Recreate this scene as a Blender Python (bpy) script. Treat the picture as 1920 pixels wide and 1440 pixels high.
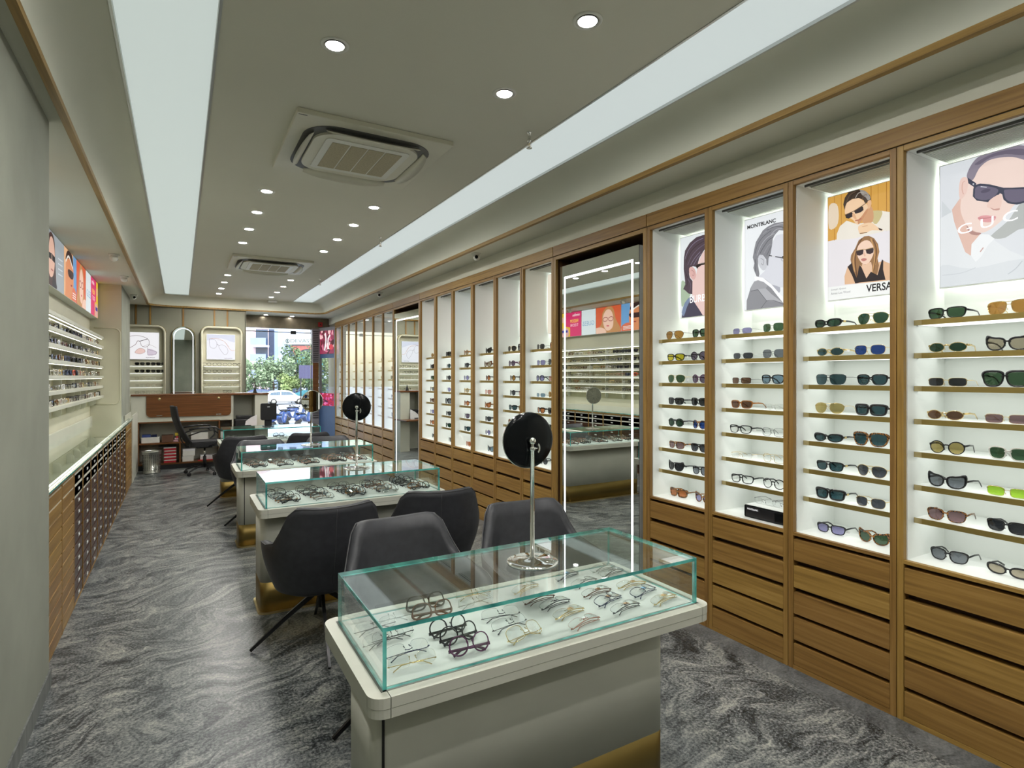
import bpy, bmesh, math, random
from math import sin, cos, pi, radians, sqrt, atan2
from mathutils import Vector, Matrix
random.seed(7)
for o in list(bpy.data.objects): bpy.data.objects.remove(o)
SC = bpy.context.scene
COL = SC.collection

# ------------------------------------------------------------ camera, world, exposure
EYE = 1.56
cam_d = bpy.data.cameras.new('camera'); cam = bpy.data.objects.new('camera', cam_d); COL.objects.link(cam)
cam_d.sensor_fit = 'HORIZONTAL'; cam_d.sensor_width = 36.0
cam_d.lens = 36.0 * 1072.7 / 1920
cam_d.shift_y = -14.0 / 1920
cam_d.clip_start = 0.02; cam_d.clip_end = 400
cam.location = (0, 0, EYE)
cam.rotation_euler = (pi / 2, 0, -math.atan(622 / 1072.7))
SC.camera = cam
SC.view_settings.view_transform = 'Standard'
SC.view_settings.look = 'None'
SC.view_settings.exposure = 0.9
SC.view_settings.gamma = 1.0
SC.view_settings.use_curve_mapping = False
SC.cycles.max_bounces = 9
SC.cycles.diffuse_bounces = 4
SC.cycles.glossy_bounces = 5
SC.cycles.transparent_max_bounces = 40
SC.cycles.transmission_bounces = 4
SC.cycles.sample_clamp_indirect = 6.0
SC.cycles.caustics_reflective = False
SC.cycles.caustics_refractive = False
W = bpy.data.worlds.new('sky'); SC.world = W; W.use_nodes = True
wn = W.node_tree.nodes; wl = W.node_tree.links
sky = wn.new('ShaderNodeTexSky'); sky.sky_type = 'NISHITA'
sky.sun_disc = False; sky.sun_elevation = radians(55); sky.sun_rotation = radians(200); sky.air_density = 1.6; sky.dust_density = 2.0
wl.new(sky.outputs[0], wn['Background'].inputs[0]); wn['Background'].inputs[1].default_value = 0.32
sun_d = bpy.data.lights.new('sun', 'SUN'); sun_d.energy = 3.4; sun_d.angle = radians(1.5); sun_d.color = (1, .96, .9)
sun = bpy.data.objects.new('sun', sun_d); COL.objects.link(sun)
sun.rotation_euler = (radians(38), radians(16), radians(20)); sun.location = (20, 30, 30)

STRIP_E = 0.33      # radiance of the stretch ceiling light strips
LAMP_E = 400.0      # recessed downlights
SHELF_E = .86       # led diffusers under the shelves
HALO_E = 2.4        # strips behind the poster boxes
POSTER_E = 0.46

# ------------------------------------------------------------ materials
M = {}
def _nt(name):
    m = bpy.data.materials.new(name); m.use_nodes = True
    return m, m.node_tree.nodes, m.node_tree.links
def pm(name, col, rough=.5, metal=0.0, var=.06, scale=9.0, bump=0.0, coat=0.0, spec=.5, emit=None, es=0.0):
    m, n, l = _nt(name); b = n['Principled BSDF']
    b.inputs['Roughness'].default_value = rough; b.inputs['Metallic'].default_value = metal
    b.inputs['Specular IOR Level'].default_value = spec
    b.inputs['Coat Weight'].default_value = coat
    tc = n.new('ShaderNodeTexCoord'); nz = n.new('ShaderNodeTexNoise'); nz.inputs['Scale'].default_value = scale; nz.inputs['Detail'].default_value = 4
    l.new(tc.outputs['Object'], nz.inputs['Vector'])
    r = n.new('ShaderNodeValToRGB'); r.color_ramp.elements[0].position = .3; r.color_ramp.elements[1].position = .7
    r.color_ramp.elements[0].color = tuple(c * (1 - var) for c in col) + (1,)
    r.color_ramp.elements[1].color = tuple(min(1, c * (1 + var)) for c in col) + (1,)
    l.new(nz.outputs[0], r.inputs[0]); l.new(r.outputs[0], b.inputs['Base Color'])
    if bump:
        bp = n.new('ShaderNodeBump'); bp.inputs['Strength'].default_value = bump; bp.inputs['Distance'].default_value = .002
        l.new(nz.outputs[0], bp.inputs['Height']); l.new(bp.outputs[0], b.inputs['Normal'])
    if emit:
        b.inputs['Emission Color'].default_value = tuple(emit) + (1,); b.inputs['Emission Strength'].default_value = es
    M[name] = m; return m
def em(name, col, s):
    m, n, l = _nt(name); b = n['Principled BSDF']
    b.inputs['Base Color'].default_value = tuple(min(.8, c * .22) for c in col) + (1,); b.inputs['Roughness'].default_value = .6
    b.inputs['Emission Color'].default_value = tuple(col) + (1,); b.inputs['Emission Strength'].default_value = s
    M[name] = m; return m
def wood(name, axis, c0, c1, c2, rough=.42):
    m, n, l = _nt(name); b = n['Principled BSDF']; b.inputs['Roughness'].default_value = rough
    b.inputs['Specular IOR Level'].default_value = .35
    tc = n.new('ShaderNodeTexCoord'); oi = n.new('ShaderNodeObjectInfo'); mp = n.new('ShaderNodeMapping')
    ad = n.new('ShaderNodeVectorMath'); ad.operation = 'ADD'
    ml = n.new('ShaderNodeVectorMath'); ml.operation = 'SCALE'; ml.inputs['Scale'].default_value = 7.3
    cx = n.new('ShaderNodeCombineXYZ'); [l.new(oi.outputs['Random'], cx.inputs[i]) for i in range(3)]
    l.new(cx.outputs[0], ml.inputs[0]); l.new(tc.outputs['Object'], ad.inputs[0]); l.new(ml.outputs[0], ad.inputs[1])
    l.new(ad.outputs[0], mp.inputs['Vector'])
    sc = [52, 52, 52]; sc[axis] = 1.9; mp.inputs['Scale'].default_value = sc
    nz = n.new('ShaderNodeTexNoise'); nz.inputs['Scale'].default_value = 1.0; nz.inputs['Detail'].default_value = 6; nz.inputs['Distortion'].default_value = .5
    l.new(mp.outputs[0], nz.inputs['Vector'])
    r = n.new('ShaderNodeValToRGB'); e = r.color_ramp.elements
    e[0].position = .28; e[0].color = c0 + (1,); e[1].position = .72; e[1].color = c2 + (1,)
    k = e.new(.5); k.color = c1 + (1,)
    l.new(nz.outputs[0], r.inputs[0])
    hs = n.new('ShaderNodeHueSaturation'); l.new(r.outputs[0], hs.inputs['Color'])
    mr = n.new('ShaderNodeMapRange'); mr.inputs['To Min'].default_value = .86; mr.inputs['To Max'].default_value = 1.14; l.new(oi.outputs['Random'], mr.inputs[0]); l.new(mr.outputs[0], hs.inputs['Value'])
    m2 = n.new('ShaderNodeMapRange'); m2.inputs['To Min'].default_value = .496; m2.inputs['To Max'].default_value = .508; l.new(oi.outputs['Random'], m2.inputs[0]); l.new(m2.outputs[0], hs.inputs['Hue'])
    l.new(hs.outputs[0], b.inputs['Base Color'])
    bp = n.new('ShaderNodeBump'); bp.inputs['Strength'].default_value = .12; bp.inputs['Distance'].default_value = .001
    l.new(nz.outputs[0], bp.inputs['Height']); l.new(bp.outputs[0], b.inputs['Normal'])
    M[name] = m; return m
def glass(name, tint, base=.04, glossc=(1, 1, 1), grough=.0, gain=.9):
    m, n, l = _nt(name); n.remove(n['Principled BSDF']); out = n['Material Output']
    t = n.new('ShaderNodeBsdfTransparent'); t.inputs[0].default_value = tuple(tint) + (1,)
    g = n.new('ShaderNodeBsdfGlossy'); g.inputs['Color'].default_value = tuple(glossc) + (1,); g.inputs['Roughness'].default_value = grough
    lw = n.new('ShaderNodeLayerWeight'); lw.inputs[0].default_value = .5
    p = n.new('ShaderNodeMath'); p.operation = 'POWER'; p.inputs[1].default_value = 4.6; l.new(lw.outputs['Facing'], p.inputs[0])
    q = n.new('ShaderNodeMath'); q.operation = 'MULTIPLY_ADD'; q.inputs[1].default_value = gain; q.inputs[2].default_value = base; l.new(p.outputs[0], q.inputs[0])
    mx = n.new('ShaderNodeMixShader'); l.new(q.outputs[0], mx.inputs[0]); l.new(t.outputs[0], mx.inputs[1]); l.new(g.outputs[0], mx.inputs[2])
    l.new(mx.outputs[0], out.inputs[0]); M[name] = m; return m

TEAK = ((.185, .098, .025), (.270, .148, .038), (.340, .196, .057))
wood('teak_x', 0, *TEAK); wood('teak_y', 1, *TEAK); wood('teak_z', 2, *TEAK)
wood('darkwood_y', 1, (.030, .011, .006), (.050, .020, .011), (.075, .031, .016), .35)
wood('recess_wood', 2, (.045, .020, .008), (.075, .034, .014), (.11, .052, .02), .5)
wood('desk_wood', 0, (.095, .034, .010), (.15, .058, .017), (.21, .085, .028), .3)
pm('mirror_side', (.55, .58, .56), .4); pm('pigeon_back', (.42, .40, .26), .7)
pm('plaster', (.265, .275, .225), .85, var=.10, scale=2.6, bump=.15)
pm('ceiling_paint', (.67, .655, .56), .9, var=.02, scale=1.2)
pm('soffit_paint', (.66, .66, .56), .9, var=.03, scale=1.2)
pm('cream_panel', (.58, .56, .43), .6, var=.04, scale=3)
pm('panel_wall', (.225, .22, .165), .7, var=.05, scale=3)
pm('white_lam', (.74, .78, .73), .5, var=.015, scale=3)
pm('niche_white', (.80, .82, .785), .45, var=.01, scale=3)
pm('cream_lam', (.58, .58, .49), .45, var=.03, scale=4)
pm('table_white', (.50, .50, .43), .5, var=.04, scale=5)
pm('felt', (.56, .58, .55), .8, var=.02, scale=12)
pm('gasket', (.16, .17, .15), .6)
pm('black_gap', (.006, .006, .006), .7)
pm('black_plastic', (.012, .012, .014), .35)
pm('black_mesh', (.010, .010, .012), .7, var=.4, scale=160)
pm('black_gloss', (.005, .006, .007), .16, spec=.22)
pm('leather', (.028, .029, .034), .52, var=.16, scale=26, bump=.12, spec=.45)
pm('leather_edge', (.055, .055, .058), .6)
pm('black_metal', (.012, .012, .013), .3, metal=.3)
pm('chrome', (.82, .82, .80), .07, metal=1, var=.01)
pm('steel', (.52, .52, .48), .28, metal=1, var=.05, scale=40)
pm('brass', (.215, .150, .045), .42, metal=.85, var=.05, scale=3)
pm('brass_edge', (.34, .25, .075), .42, metal=.7, var=.04, scale=5)
pm('brass_foot', (.62, .50, .26), .3, metal=.9)
pm('mirror', (.86, .90, .88), .005, metal=1, var=0)
pm('ac_white', (.66, .64, .53), .5, var=.02)
pm('ac_beige', (.44, .39, .27), .8, var=.12, scale=90)
pm('white_paint', (.72, .72, .66), .5, var=.02)
pm('grille', (.10, .10, .095), .5); pm('grille_slat', (.70, .72, .66), .45)
pm('aluminium', (.55, .56, .54), .3, metal=.9, var=.02)
pm('red_plastic', (.55, .02, .02), .4)
pm('blue_board', (.05, .10, .22), .5); pm('louvre_grey', (.21, .20, .22), .5)
em('strip_light', (.80, .90, .85), STRIP_E)
em('strip_light_b', (.86, .955, .94), STRIP_E)
em('led_white', (.93, .98, 1.0), 1.6)
em('led_shelf', (.96, 1.0, .965), SHELF_E)
em('led_halo', (.96, 1.0, .95), HALO_E)
em('led_warm', (1.0, .96, .80), 2.6); em('led_counter', (.97, 1.0, .94), 3.2); em('downlight_small', (1, .97, .92), 60.0)
em('downlight', (1, .975, .93), LAMP_E)
glass('pane_glass', (.955, .985, .975), .035)
glass('cab_glass', (.985, .99, .985), .02, gain=.85)
glass('clear_lens', (.97, .975, .975), .05)
m, n, l = _nt('glass_edge'); b = n['Principled BSDF']; b.inputs['Base Color'].default_value = (.02, .30, .27, 1); b.inputs['Roughness'].default_value = .12
b.inputs['Subsurface Weight'].default_value = 0; b.inputs['Transmission Weight'].default_value = .25; b.inputs['IOR'].default_value = 1.5
nz = n.new('ShaderNodeTexNoise'); nz.inputs['Scale'].default_value = 14; tc = n.new('ShaderNodeTexCoord'); l.new(tc.outputs['Object'], nz.inputs['Vector'])
r = n.new('ShaderNodeValToRGB'); r.color_ramp.elements[0].position = .3; r.color_ramp.elements[1].position = .7
r.color_ramp.elements[0].color = (.010, .17, .165, 1); r.color_ramp.elements[1].color = (.14, .66, .58, 1)
l.new(nz.outputs[0], r.inputs[0]); l.new(r.outputs[0], b.inputs['Base Color']); M['glass_edge'] = m

# stone floor: warped bands of dark and pale mineral
def stone(name, calm=False):
    m, n, l = _nt(name); b = n['Principled BSDF']; b.inputs['Roughness'].default_value = .30; b.inputs['Specular IOR Level'].default_value = .35
    tc = n.new('ShaderNodeTexCoord'); mp = n.new('ShaderNodeMapping'); mp.inputs['Rotation'].default_value = (0, 0, radians(-24))
    l.new(tc.outputs['Object'], mp.inputs['Vector'])
    w1 = n.new('ShaderNodeTexNoise'); w1.inputs['Scale'].default_value = .8; w1.inputs['Detail'].default_value = 2
    l.new(mp.outputs[0], w1.inputs['Vector'])
    sc = n.new('ShaderNodeVectorMath'); sc.operation = 'MULTIPLY_ADD'; l.new(w1.outputs['Color'], sc.inputs[0]); sc.inputs[1].default_value = (1.1, 1.1, 0); l.new(mp.outputs[0], sc.inputs[2])
    w2 = n.new('ShaderNodeTexNoise'); w2.inputs['Scale'].default_value = 2.6; w2.inputs['Detail'].default_value = 3; l.new(sc.outputs[0], w2.inputs['Vector'])
    s2 = n.new('ShaderNodeVectorMath'); s2.operation = 'MULTIPLY_ADD'; l.new(w2.outputs['Color'], s2.inputs[0]); s2.inputs[1].default_value = (.42, .42, 0); l.new(sc.outputs[0], s2.inputs[2])
    w3 = n.new('ShaderNodeTexNoise'); w3.inputs['Scale'].default_value = 11; w3.inputs['Detail'].default_value = 4; l.new(s2.outputs[0], w3.inputs['Vector'])
    s3 = n.new('ShaderNodeVectorMath'); s3.operation = 'MULTIPLY_ADD'; l.new(w3.outputs['Color'], s3.inputs[0]); s3.inputs[1].default_value = (.09, .09, 0); l.new(s2.outputs[0], s3.inputs[2])
    st = n.new('ShaderNodeMapping'); st.inputs['Scale'].default_value = (2.4, 8.0, 1); l.new(s3.outputs[0], st.inputs['Vector'])
    v1 = n.new('ShaderNodeTexNoise'); v1.inputs['Scale'].default_value = 1.5; v1.inputs['Detail'].default_value = 12; v1.inputs['Roughness'].default_value = .72; l.new(st.outputs[0], v1.inputs['Vector'])
    g = n.new('ShaderNodeTexNoise'); g.inputs['Scale'].default_value = 78; g.inputs['Detail'].default_value = 5; g.inputs['Roughness'].default_value = .7; l.new(tc.outputs['Object'], g.inputs['Vector'])
    ad = n.new('ShaderNodeMath'); ad.operation = 'MULTIPLY_ADD'; ad.inputs[1].default_value = .74; l.new(g.outputs[0], ad.inputs[0]); l.new(v1.outputs[0], ad.inputs[2])
    sb = n.new('ShaderNodeMath'); sb.operation = 'SUBTRACT'; sb.inputs[1].default_value = .37; l.new(ad.outputs[0], sb.inputs[0])
    r = n.new('ShaderNodeValToRGB'); e = r.color_ramp.elements
    if calm:
        stops = [(.30, (.04, .045, .05)), (.70, (.19, .20, .20))]
    else:
        stops = [(.33, (.012, .014, .015)), (.42, (.048, .055, .058)), (.49, (.120, .130, .131)), (.56, (.20, .209, .201)), (.69, (.38, .378, .335))]
    e[0].position, e[0].color = stops[0][0], stops[0][1] + (1,); e[1].position, e[1].color = stops[-1][0], stops[-1][1] + (1,)
    for p, c in stops[1:-1]:
        k = e.new(p); k.color = c + (1,)
    l.new(sb.outputs[0], r.inputs[0]); l.new(r.outputs[0], b.inputs['Base Color']); M[name] = m
stone('stone'); stone('stone_border', True)
wood('stone_base', 2, (.10, .105, .10), (.17, .18, .17), (.23, .24, .22), .5)

# ------------------------------------------------------------ mesh helpers
class MB:
    def __init__(s): s.v = []; s.f = []; s.m = []; s.sm = []
    def add(s, vs, fs, mi=0, smooth=False):
        k = len(s.v); s.v += [tuple(p) for p in vs]
        for f in fs: s.f.append([i + k for i in f]); s.m.append(mi); s.sm.append(smooth)
        return s
    def box(s, x0, x1, y0, y1, z0, z1, mi=0, b=0.0):
        if x0 > x1: x0, x1 = x1, x0
        if y0 > y1: y0, y1 = y1, y0
        if z0 > z1: z0, z1 = z1, z0
        if b <= 0:
            vs = [(x0, y0, z0), (x1, y0, z0), (x1, y1, z0), (x0, y1, z0), (x0, y0, z1), (x1, y0, z1), (x1, y1, z1), (x0, y1, z1)]
            return s.add(vs, [(0, 3, 2, 1), (4, 5, 6, 7), (0, 1, 5, 4), (1, 2, 6, 5), (2, 3, 7, 6), (3, 0, 4, 7)], mi)
        b = min(b, (x1 - x0) * .49, (y1 - y0) * .49, (z1 - z0) * .49)
        bm = bmesh.new(); bmesh.ops.create_cube(bm, size=1)
        for v in bm.verts: v.co = Vector(((x0 + x1) / 2 + v.co.x * (x1 - x0), (y0 + y1) / 2 + v.co.y * (y1 - y0), (z0 + z1) / 2 + v.co.z * (z1 - z0)))
        bmesh.ops.bevel(bm, geom=list(bm.edges), offset=b, segments=2, affect='EDGES', profile=.5)
        s.bm(bm, mi); return s
    def bm(s, bm, mi=0, smooth=False, keepmat=False):
        bm.verts.index_update(); k = len(s.v)
        s.v += [tuple(v.co) for v in bm.verts]
        for f in bm.faces: s.f.append([v.index + k for v in f.verts]); s.m.append(f.material_index if keepmat else mi); s.sm.append(smooth)
        bm.free(); return s
    def prism(s, poly, axis, a0, a1, mi=0, smooth=False, side=None):
        # poly: list of 2d points; axis 0: (y,z) 1: (x,z) 2: (x,y)
        def P(p, a): return (a, p[0], p[1]) if axis == 0 else ((p[0], a, p[1]) if axis == 1 else (p[0], p[1], a))
        n = len(poly); vs = [P(p, a0) for p in poly] + [P(p, a1) for p in poly]
        k = len(s.v); s.v += vs
        s.f.append([k + i for i in range(n)][::-1]); s.m.append(mi); s.sm.append(False)
        s.f.append([k + n + i for i in range(n)]); s.m.append(mi); s.sm.append(False)
        for i in range(n):
            j = (i + 1) % n; s.f.append([k + i, k + j, k + n + j, k + n + i]); s.m.append(mi if side is None else side); s.sm.append(smooth)
        return s
    def lathe(s, prof, c=(0, 0, 0), n=24, mi=0, M4=None, smooth=True, caps=True):
        # prof: list of (r, z)
        k = len(s.v); vs = []
        for (r, z) in prof:
            for i in range(n):
                a = 2 * pi * i / n; vs.append(Vector((r * cos(a), r * sin(a), z)))
        if M4 is not None: vs = [M4 @ p for p in vs]
        vs = [p + Vector(c) for p in vs]; s.v += [tuple(p) for p in vs]
        for j in range(len(prof) - 1):
            for i in range(n):
                a = k + j * n + i; b = k + j * n + (i + 1) % n
                s.f.append([a, b, b + n, a + n]); s.m.append(mi); s.sm.append(smooth)
        if not caps: return s
        if prof[0][0] > 1e-5: s.f.append([k + i for i in range(n)][::-1]); s.m.append(mi); s.sm.append(False)
        if prof[-1][0] > 1e-5: s.f.append([k + (len(prof) - 1) * n + i for i in range(n)]); s.m.append(mi); s.sm.append(False)
        return s
    def tube(s, pts, r, n=8, mi=0, closed=False, up=(0, 0, 1), smooth=True, caps=True):
        pts = [Vector(p) for p in pts]; N = len(pts)
        if not isinstance(r, (list, tuple)): r = [(r, r)] * N
        elif not isinstance(r[0], (list, tuple)):
            r = [tuple(r)] * N if len(r) == 2 and N != 2 else [(q, q) for q in r]
        k = len(s.v); up = Vector(up)
        for i, p in enumerate(pts):
            if closed: t = (pts[(i + 1) % N] - pts[i - 1])
            else: t = pts[min(i + 1, N - 1)] - pts[max(i - 1, 0)]
            t.normalize(); sd = t.cross(up)
            if sd.length < 1e-3: sd = t.cross(Vector((1, 0, 0)))
            sd.normalize(); u2 = sd.cross(t)
            for q in range(n):
                a = 2 * pi * (q + .5) / n; s.v.append(tuple(p + sd * (cos(a) * r[i][0]) + u2 * (sin(a) * r[i][1])))
        for i in range(N if closed else N - 1):
            for q in range(n):
                a = k + i * n + q; b = k + i * n + (q + 1) % n; c = k + ((i + 1) % N) * n
                s.f.append([a, b, c + (q + 1) % n, c + q]); s.m.append(mi); s.sm.append(smooth)
        if not closed and caps:
            s.f.append([k + q for q in range(n)][::-1]); s.m.append(mi); s.sm.append(False)
            s.f.append([k + (N - 1) * n + q for q in range(n)]); s.m.append(mi); s.sm.append(False)
        return s
    def sphere(s, c, r, mi=0, n=12, sc=(1, 1, 1)):
        prof = [(max(1e-6, r * sin(pi * i / (n // 2 + 2))), -r * cos(pi * i / (n // 2 + 2))) for i in range(n // 2 + 3)]
        prof[0] = (1e-6, -r); prof[-1] = (1e-6, r)
        return s.lathe(prof, c, n, mi, Matrix.Diagonal(sc).to_3x3())
    def mesh(s, name, mats):
        me = bpy.data.meshes.new(name); me.from_pydata(s.v, [], s.f)
        for q in mats: me.materials.append(M[q] if isinstance(q, str) else q)
        me.polygons.foreach_set('material_index', s.m); me.polygons.foreach_set('use_smooth', s.sm)
        me.update(); return me
    def build(s, name, mats, parent=None, loc=None, rz=0.0):
        if isinstance(mats, str): mats = [mats]
        return put(name, s.mesh(name, mats), parent, loc, rz)
def put(name, me, parent=None, loc=None, rz=0.0):
    o = bpy.data.objects.new(name, me); COL.objects.link(o)
    if parent: o.parent = parent
    if loc: o.location = loc
    if rz: o.rotation_euler = (0, 0, rz)
    return o
def struct(o): o['kind'] = 'structure'; return o
def tag(o, label, cat, group=None):
    o['label'] = label; o['category'] = cat
    if group: o['group'] = group
    return o
def thing(name, label, cat, loc=(0, 0, 0), rz=0.0, group=None):
    o = bpy.data.objects.new(name, None); COL.objects.link(o); o.empty_display_size = .1
    o.location = loc; o.rotation_euler = (0, 0, rz); return tag(o, label, cat, group)
def copy_tree(o, parent=None, loc=None):
    c = o.copy(); COL.objects.link(c)
    if parent: c.parent = parent
    if loc: c.location = loc
    for ch in list(KIDS.get(o.name, [])): copy_tree(ch, c)
    return c
def kids_index():
    KIDS.clear()
    for o in bpy.data.objects:
        if o.parent: KIDS.setdefault(o.parent.name, []).append(o)
KIDS = {}
def rrect(x0, x1, y0, y1, r, seg=5, corners=(1, 1, 1, 1)):
    # corners order: (x1,y1) (x0,y1) (x0,y0) (x1,y0), counter-clockwise polygon
    out = []
    for (cx, cy, a0, on, px, py) in ((x1 - r, y1 - r, 0, corners[0], x1, y1), (x0 + r, y1 - r, 90, corners[1], x0, y1), (x0 + r, y0 + r, 180, corners[2], x0, y0), (x1 - r, y0 + r, 270, corners[3], x1, y0)):
        if on:
            for i in range(seg + 1):
                a = radians(a0 + 90 * i / seg); out.append((cx + r * cos(a), cy + r * sin(a)))
        else: out.append((px, py))
    return out
def spline(pts, n=6, closed=True):
    out = []; N = len(pts)
    for i in range(N if closed else N - 1):
        p0, p1, p2, p3 = (pts[(i - 1) % N], pts[i], pts[(i + 1) % N], pts[(i + 2) % N]) if closed else (pts[max(i - 1, 0)], pts[i], pts[i + 1], pts[min(i + 2, N - 1)])
        for k in range(n):
            t = k / n
            out.append(tuple(.5 * ((2 * p1[d]) + (-p0[d] + p2[d]) * t + (2 * p0[d] - 5 * p1[d] + 4 * p2[d] - p3[d]) * t * t + (-p0[d] + 3 * p1[d] - 3 * p2[d] + p3[d]) * t ** 3) for d in range(len(p1))))
    if not closed: out.append(tuple(pts[-1]))
    return out
def text(body, parent, org, right, up, width, height, mat, name='lettering', ext=.0006, shear=0.0, bold=0.0):
    cu = bpy.data.curves.new(name, 'FONT'); cu.body = body; cu.size = 1; cu.extrude = 0; cu.shear = shear; cu.offset = bold
    cu.resolution_u = 3
    o = bpy.data.objects.new(name, cu)
    COL.objects.link(o); bpy.context.view_layer.update()
    me = bpy.data.meshes.new_from_object(o.evaluated_get(bpy.context.evaluated_depsgraph_get()))
    bpy.data.objects.remove(o); bpy.data.curves.remove(cu)
    xs = [v.co.x for v in me.vertices]; ys = [v.co.y for v in me.vertices]
    x0, x1, y0, y1 = min(xs), max(xs), min(ys), max(ys)
    R = Vector(right).normalized(); U = Vector(up).normalized(); Nn = R.cross(U)
    for v in me.vertices:
        v.co = Vector(org) + R * ((v.co.x - x0) / (x1 - x0) * width) + U * ((v.co.y - y0) / (y1 - y0) * height) + Nn * ext
    me.materials.clear(); me.materials.append(M[mat]); me.name = name
    o = bpy.data.objects.new(name, me); COL.objects.link(o); o.parent = parent
    return o
ORD = ['first', 'second', 'third', 'fourth', 'fifth', 'sixth', 'seventh', 'eighth', 'ninth', 'tenth', 'eleventh', 'twelfth']
# ------------------------------------------------------------ room shell
XF = 2.834; ZC = 3.04; ZS = 2.838; YN = -2.6; YB = 12.13; YD = 13.0
def wput(name, me_or_mb, mats, parent, base=None):
    o = me_or_mb.build(name, mats, parent)
    return o
def wthing(name, label, cat, base, group=None):
    # thing whose parts are given in room coordinates
    t = thing(name, label, cat, base, 0, group); t['_w'] = 1; return t
def part(name, mb, mats, parent):
    o = mb.build(name, mats, parent)
    p = parent
    if p is not None and p.get('_w'):
        o.matrix_parent_inverse = Matrix.Translation(-Vector(p.location))
    return o
def wtext(body, parent, *a, **k):
    o = text(body, parent, *a, **k)
    if parent.get('_w'): o.matrix_parent_inverse = Matrix.Translation(-Vector(parent.location))
    return o
struct(MB().box(-1.4, XF - .145, YN, 13.15, -.1, 0).build('floor', 'stone'))
struct(MB().box(XF - .145, 3.3, YN, 13.15, -.1, 0).build('floor', 'stone_border'))
# ceiling of the coffer between the strips, strips, coves
SL0, SL1, SR0, SR1, TL, TR, YE, YT = -.247, .146, 1.915, 2.309, -.478, 2.522, 12.0, 12.08
struct(MB().box(SL1, SR0, YN, YE, ZC, ZC + .1).build('ceiling', 'ceiling_paint'))
def strip(x0, x1, nm, mt, lab):
    t = wthing('light_strip', lab, 'ceiling light', (x0, 5, ZC))
    part('diffuser', MB().box(x0 + .014, x1 - .014, YN + .02, YE - .014, ZC + .012, ZC + .02), mt, t)
    f = MB()
    for a, b in ((x0, x0 + .012), (x1 - .012, x1)): f.box(a, b, YN + .02, YE, ZC - .003, ZC + .03)
    f.box(x0, x1, YE - .012, YE, ZC - .003, ZC + .03)
    part('frame', f, 'aluminium', t)
strip(SL0, SL1, 'l', 'strip_light', 'long white luminous ceiling strip over the left aisle')
strip(SR0, SR1, 'r', 'strip_light_b', 'long white luminous ceiling strip near the lit display bays on the right')
def coveprof(w, hgt, n=12):
    return [(w * sin(radians(84) * i / n) / sin(radians(84)), ZC - hgt * (1 - cos(radians(84) * i / n)) / (1 - cos(radians(84)))) for i in range(n + 1)]
hh = ZC - ZS
c = MB(); R = .16
# cove swept round the coffer, with rounded far corners
pl = coveprof(SL0 - TL, hh); pr = coveprof(TR - SR1, hh); pb = coveprof(YT - YE, hh)
path = [('l', YN)] + [('l', YE - R)] ; rows = []
rows.append([(SL0 - w, YN, z) for w, z in pl]); rows.append([(SL0 - w, YE - R, z) for w, z in pl])
for i in range(1, 8):
    a = radians(90 * i / 8)
    rows.append([((SL0 + R) - (R + w) * cos(a), (YE - R) + (R + w2) * sin(a), z) for (w, z), (w2, _) in zip(pl, pb)])
rows.append([(SL0 + R, YE + w, z) for w, z in pb]); rows.append([(SR1 - R, YE + w, z) for w, z in pb])
for i in range(1, 8):
    a = radians(90 * i / 8)
    rows.append([((SR1 - R) + (R + w) * sin(a), (YE - R) + (R + w2) * cos(a), z) for (w, z), (w2, _) in zip(pr, pb)])
rows.append([(SR1 + w, YE - R, z) for w, z in pr]); rows.append([(SR1 + w, YN, z) for w, z in pr])
k = len(rows[0]); vs = [p for r_ in rows for p in r_]
fs = [(i * k + j, (i + 1) * k + j, (i + 1) * k + j + 1, i * k + j + 1) for i in range(len(rows) - 1) for j in range(k - 1)]
c.add(vs, fs, 0, True)
struct(c.build('ceiling', 'soffit_paint'))
# flat filler between strip ends and the cove corner
struct(MB().box(SL0 - .02, SR1 + .02, YE - R, YT + .05, ZC + .025, ZC + .1).build('ceiling', 'soffit_paint'))
# corner fillers between the rounded cove and the square soffit edge, roof slab and upper walls
E_ = [r_[-1] for r_ in rows]
for idx, cor in ((range(1, 10), (TL - .012, YT + .014)), (range(10, 19), (TR + .012, YT + .014))):
    pts = [(E_[i][0], E_[i][1]) for i in idx]
    struct(MB().prism(pts + [(pts[-1][0], cor[1]) if cor[0] < 0 else (cor[0], pts[-1][1]), cor, (cor[0], pts[0][1]) if cor[0] < 0 else (pts[0][0], cor[1])], 2, ZS, ZS + .02).build('ceiling', 'soffit_paint'))
struct(MB().box(-1.5, 3.5, YN - .1, 13.15, 3.18, 3.28).build('ceiling', 'soffit_paint'))  # unseen slab, with the walls after it, added to stop sun leaking in
struct(MB().box(-1.5, -1.4, YN - .1, 13.15, 0, 3.2).build('wall_left', 'plaster')); struct(MB().box(3.4, 3.5, YN - .1, 13.15, 0, 3.2).build('wall_right', 'plaster')); struct(MB().box(-1.5, 3.5, 13.10, 13.15, ZS, 3.2).build('wall_far', 'plaster'))
# timber lip along the lower edge of the cove
lip = MB(); e0 = rows
edge = [r_[-1] for r_ in rows]
inn = []
for i, p in enumerate(edge):
    a = Vector(edge[max(i - 1, 0)]); b = Vector(edge[min(i + 1, len(edge) - 1)]); t = (b - a).normalized(); nrm = Vector((t.y, -t.x, 0))
    inn.append((Vector(p) - nrm * 0.0, nrm))
vs = []
for p, nrm in inn:
    for dx, dz in ((-.003, .012), (-.003, -.018), (.03, -.018), (.03, .012)):
        q = p - nrm * dx
        vs.append((q.x, q.y, p.z + dz))
fs = []
for i in range(len(inn) - 1):
    for j in range(4):
        fs.append((i * 4 + j, i * 4 + (j + 1) % 4, (i + 1) * 4 + (j + 1) % 4, (i + 1) * 4 + j))
struct(MB().add(vs, fs, 0).build('trim_1', 'teak_y'))
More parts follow.
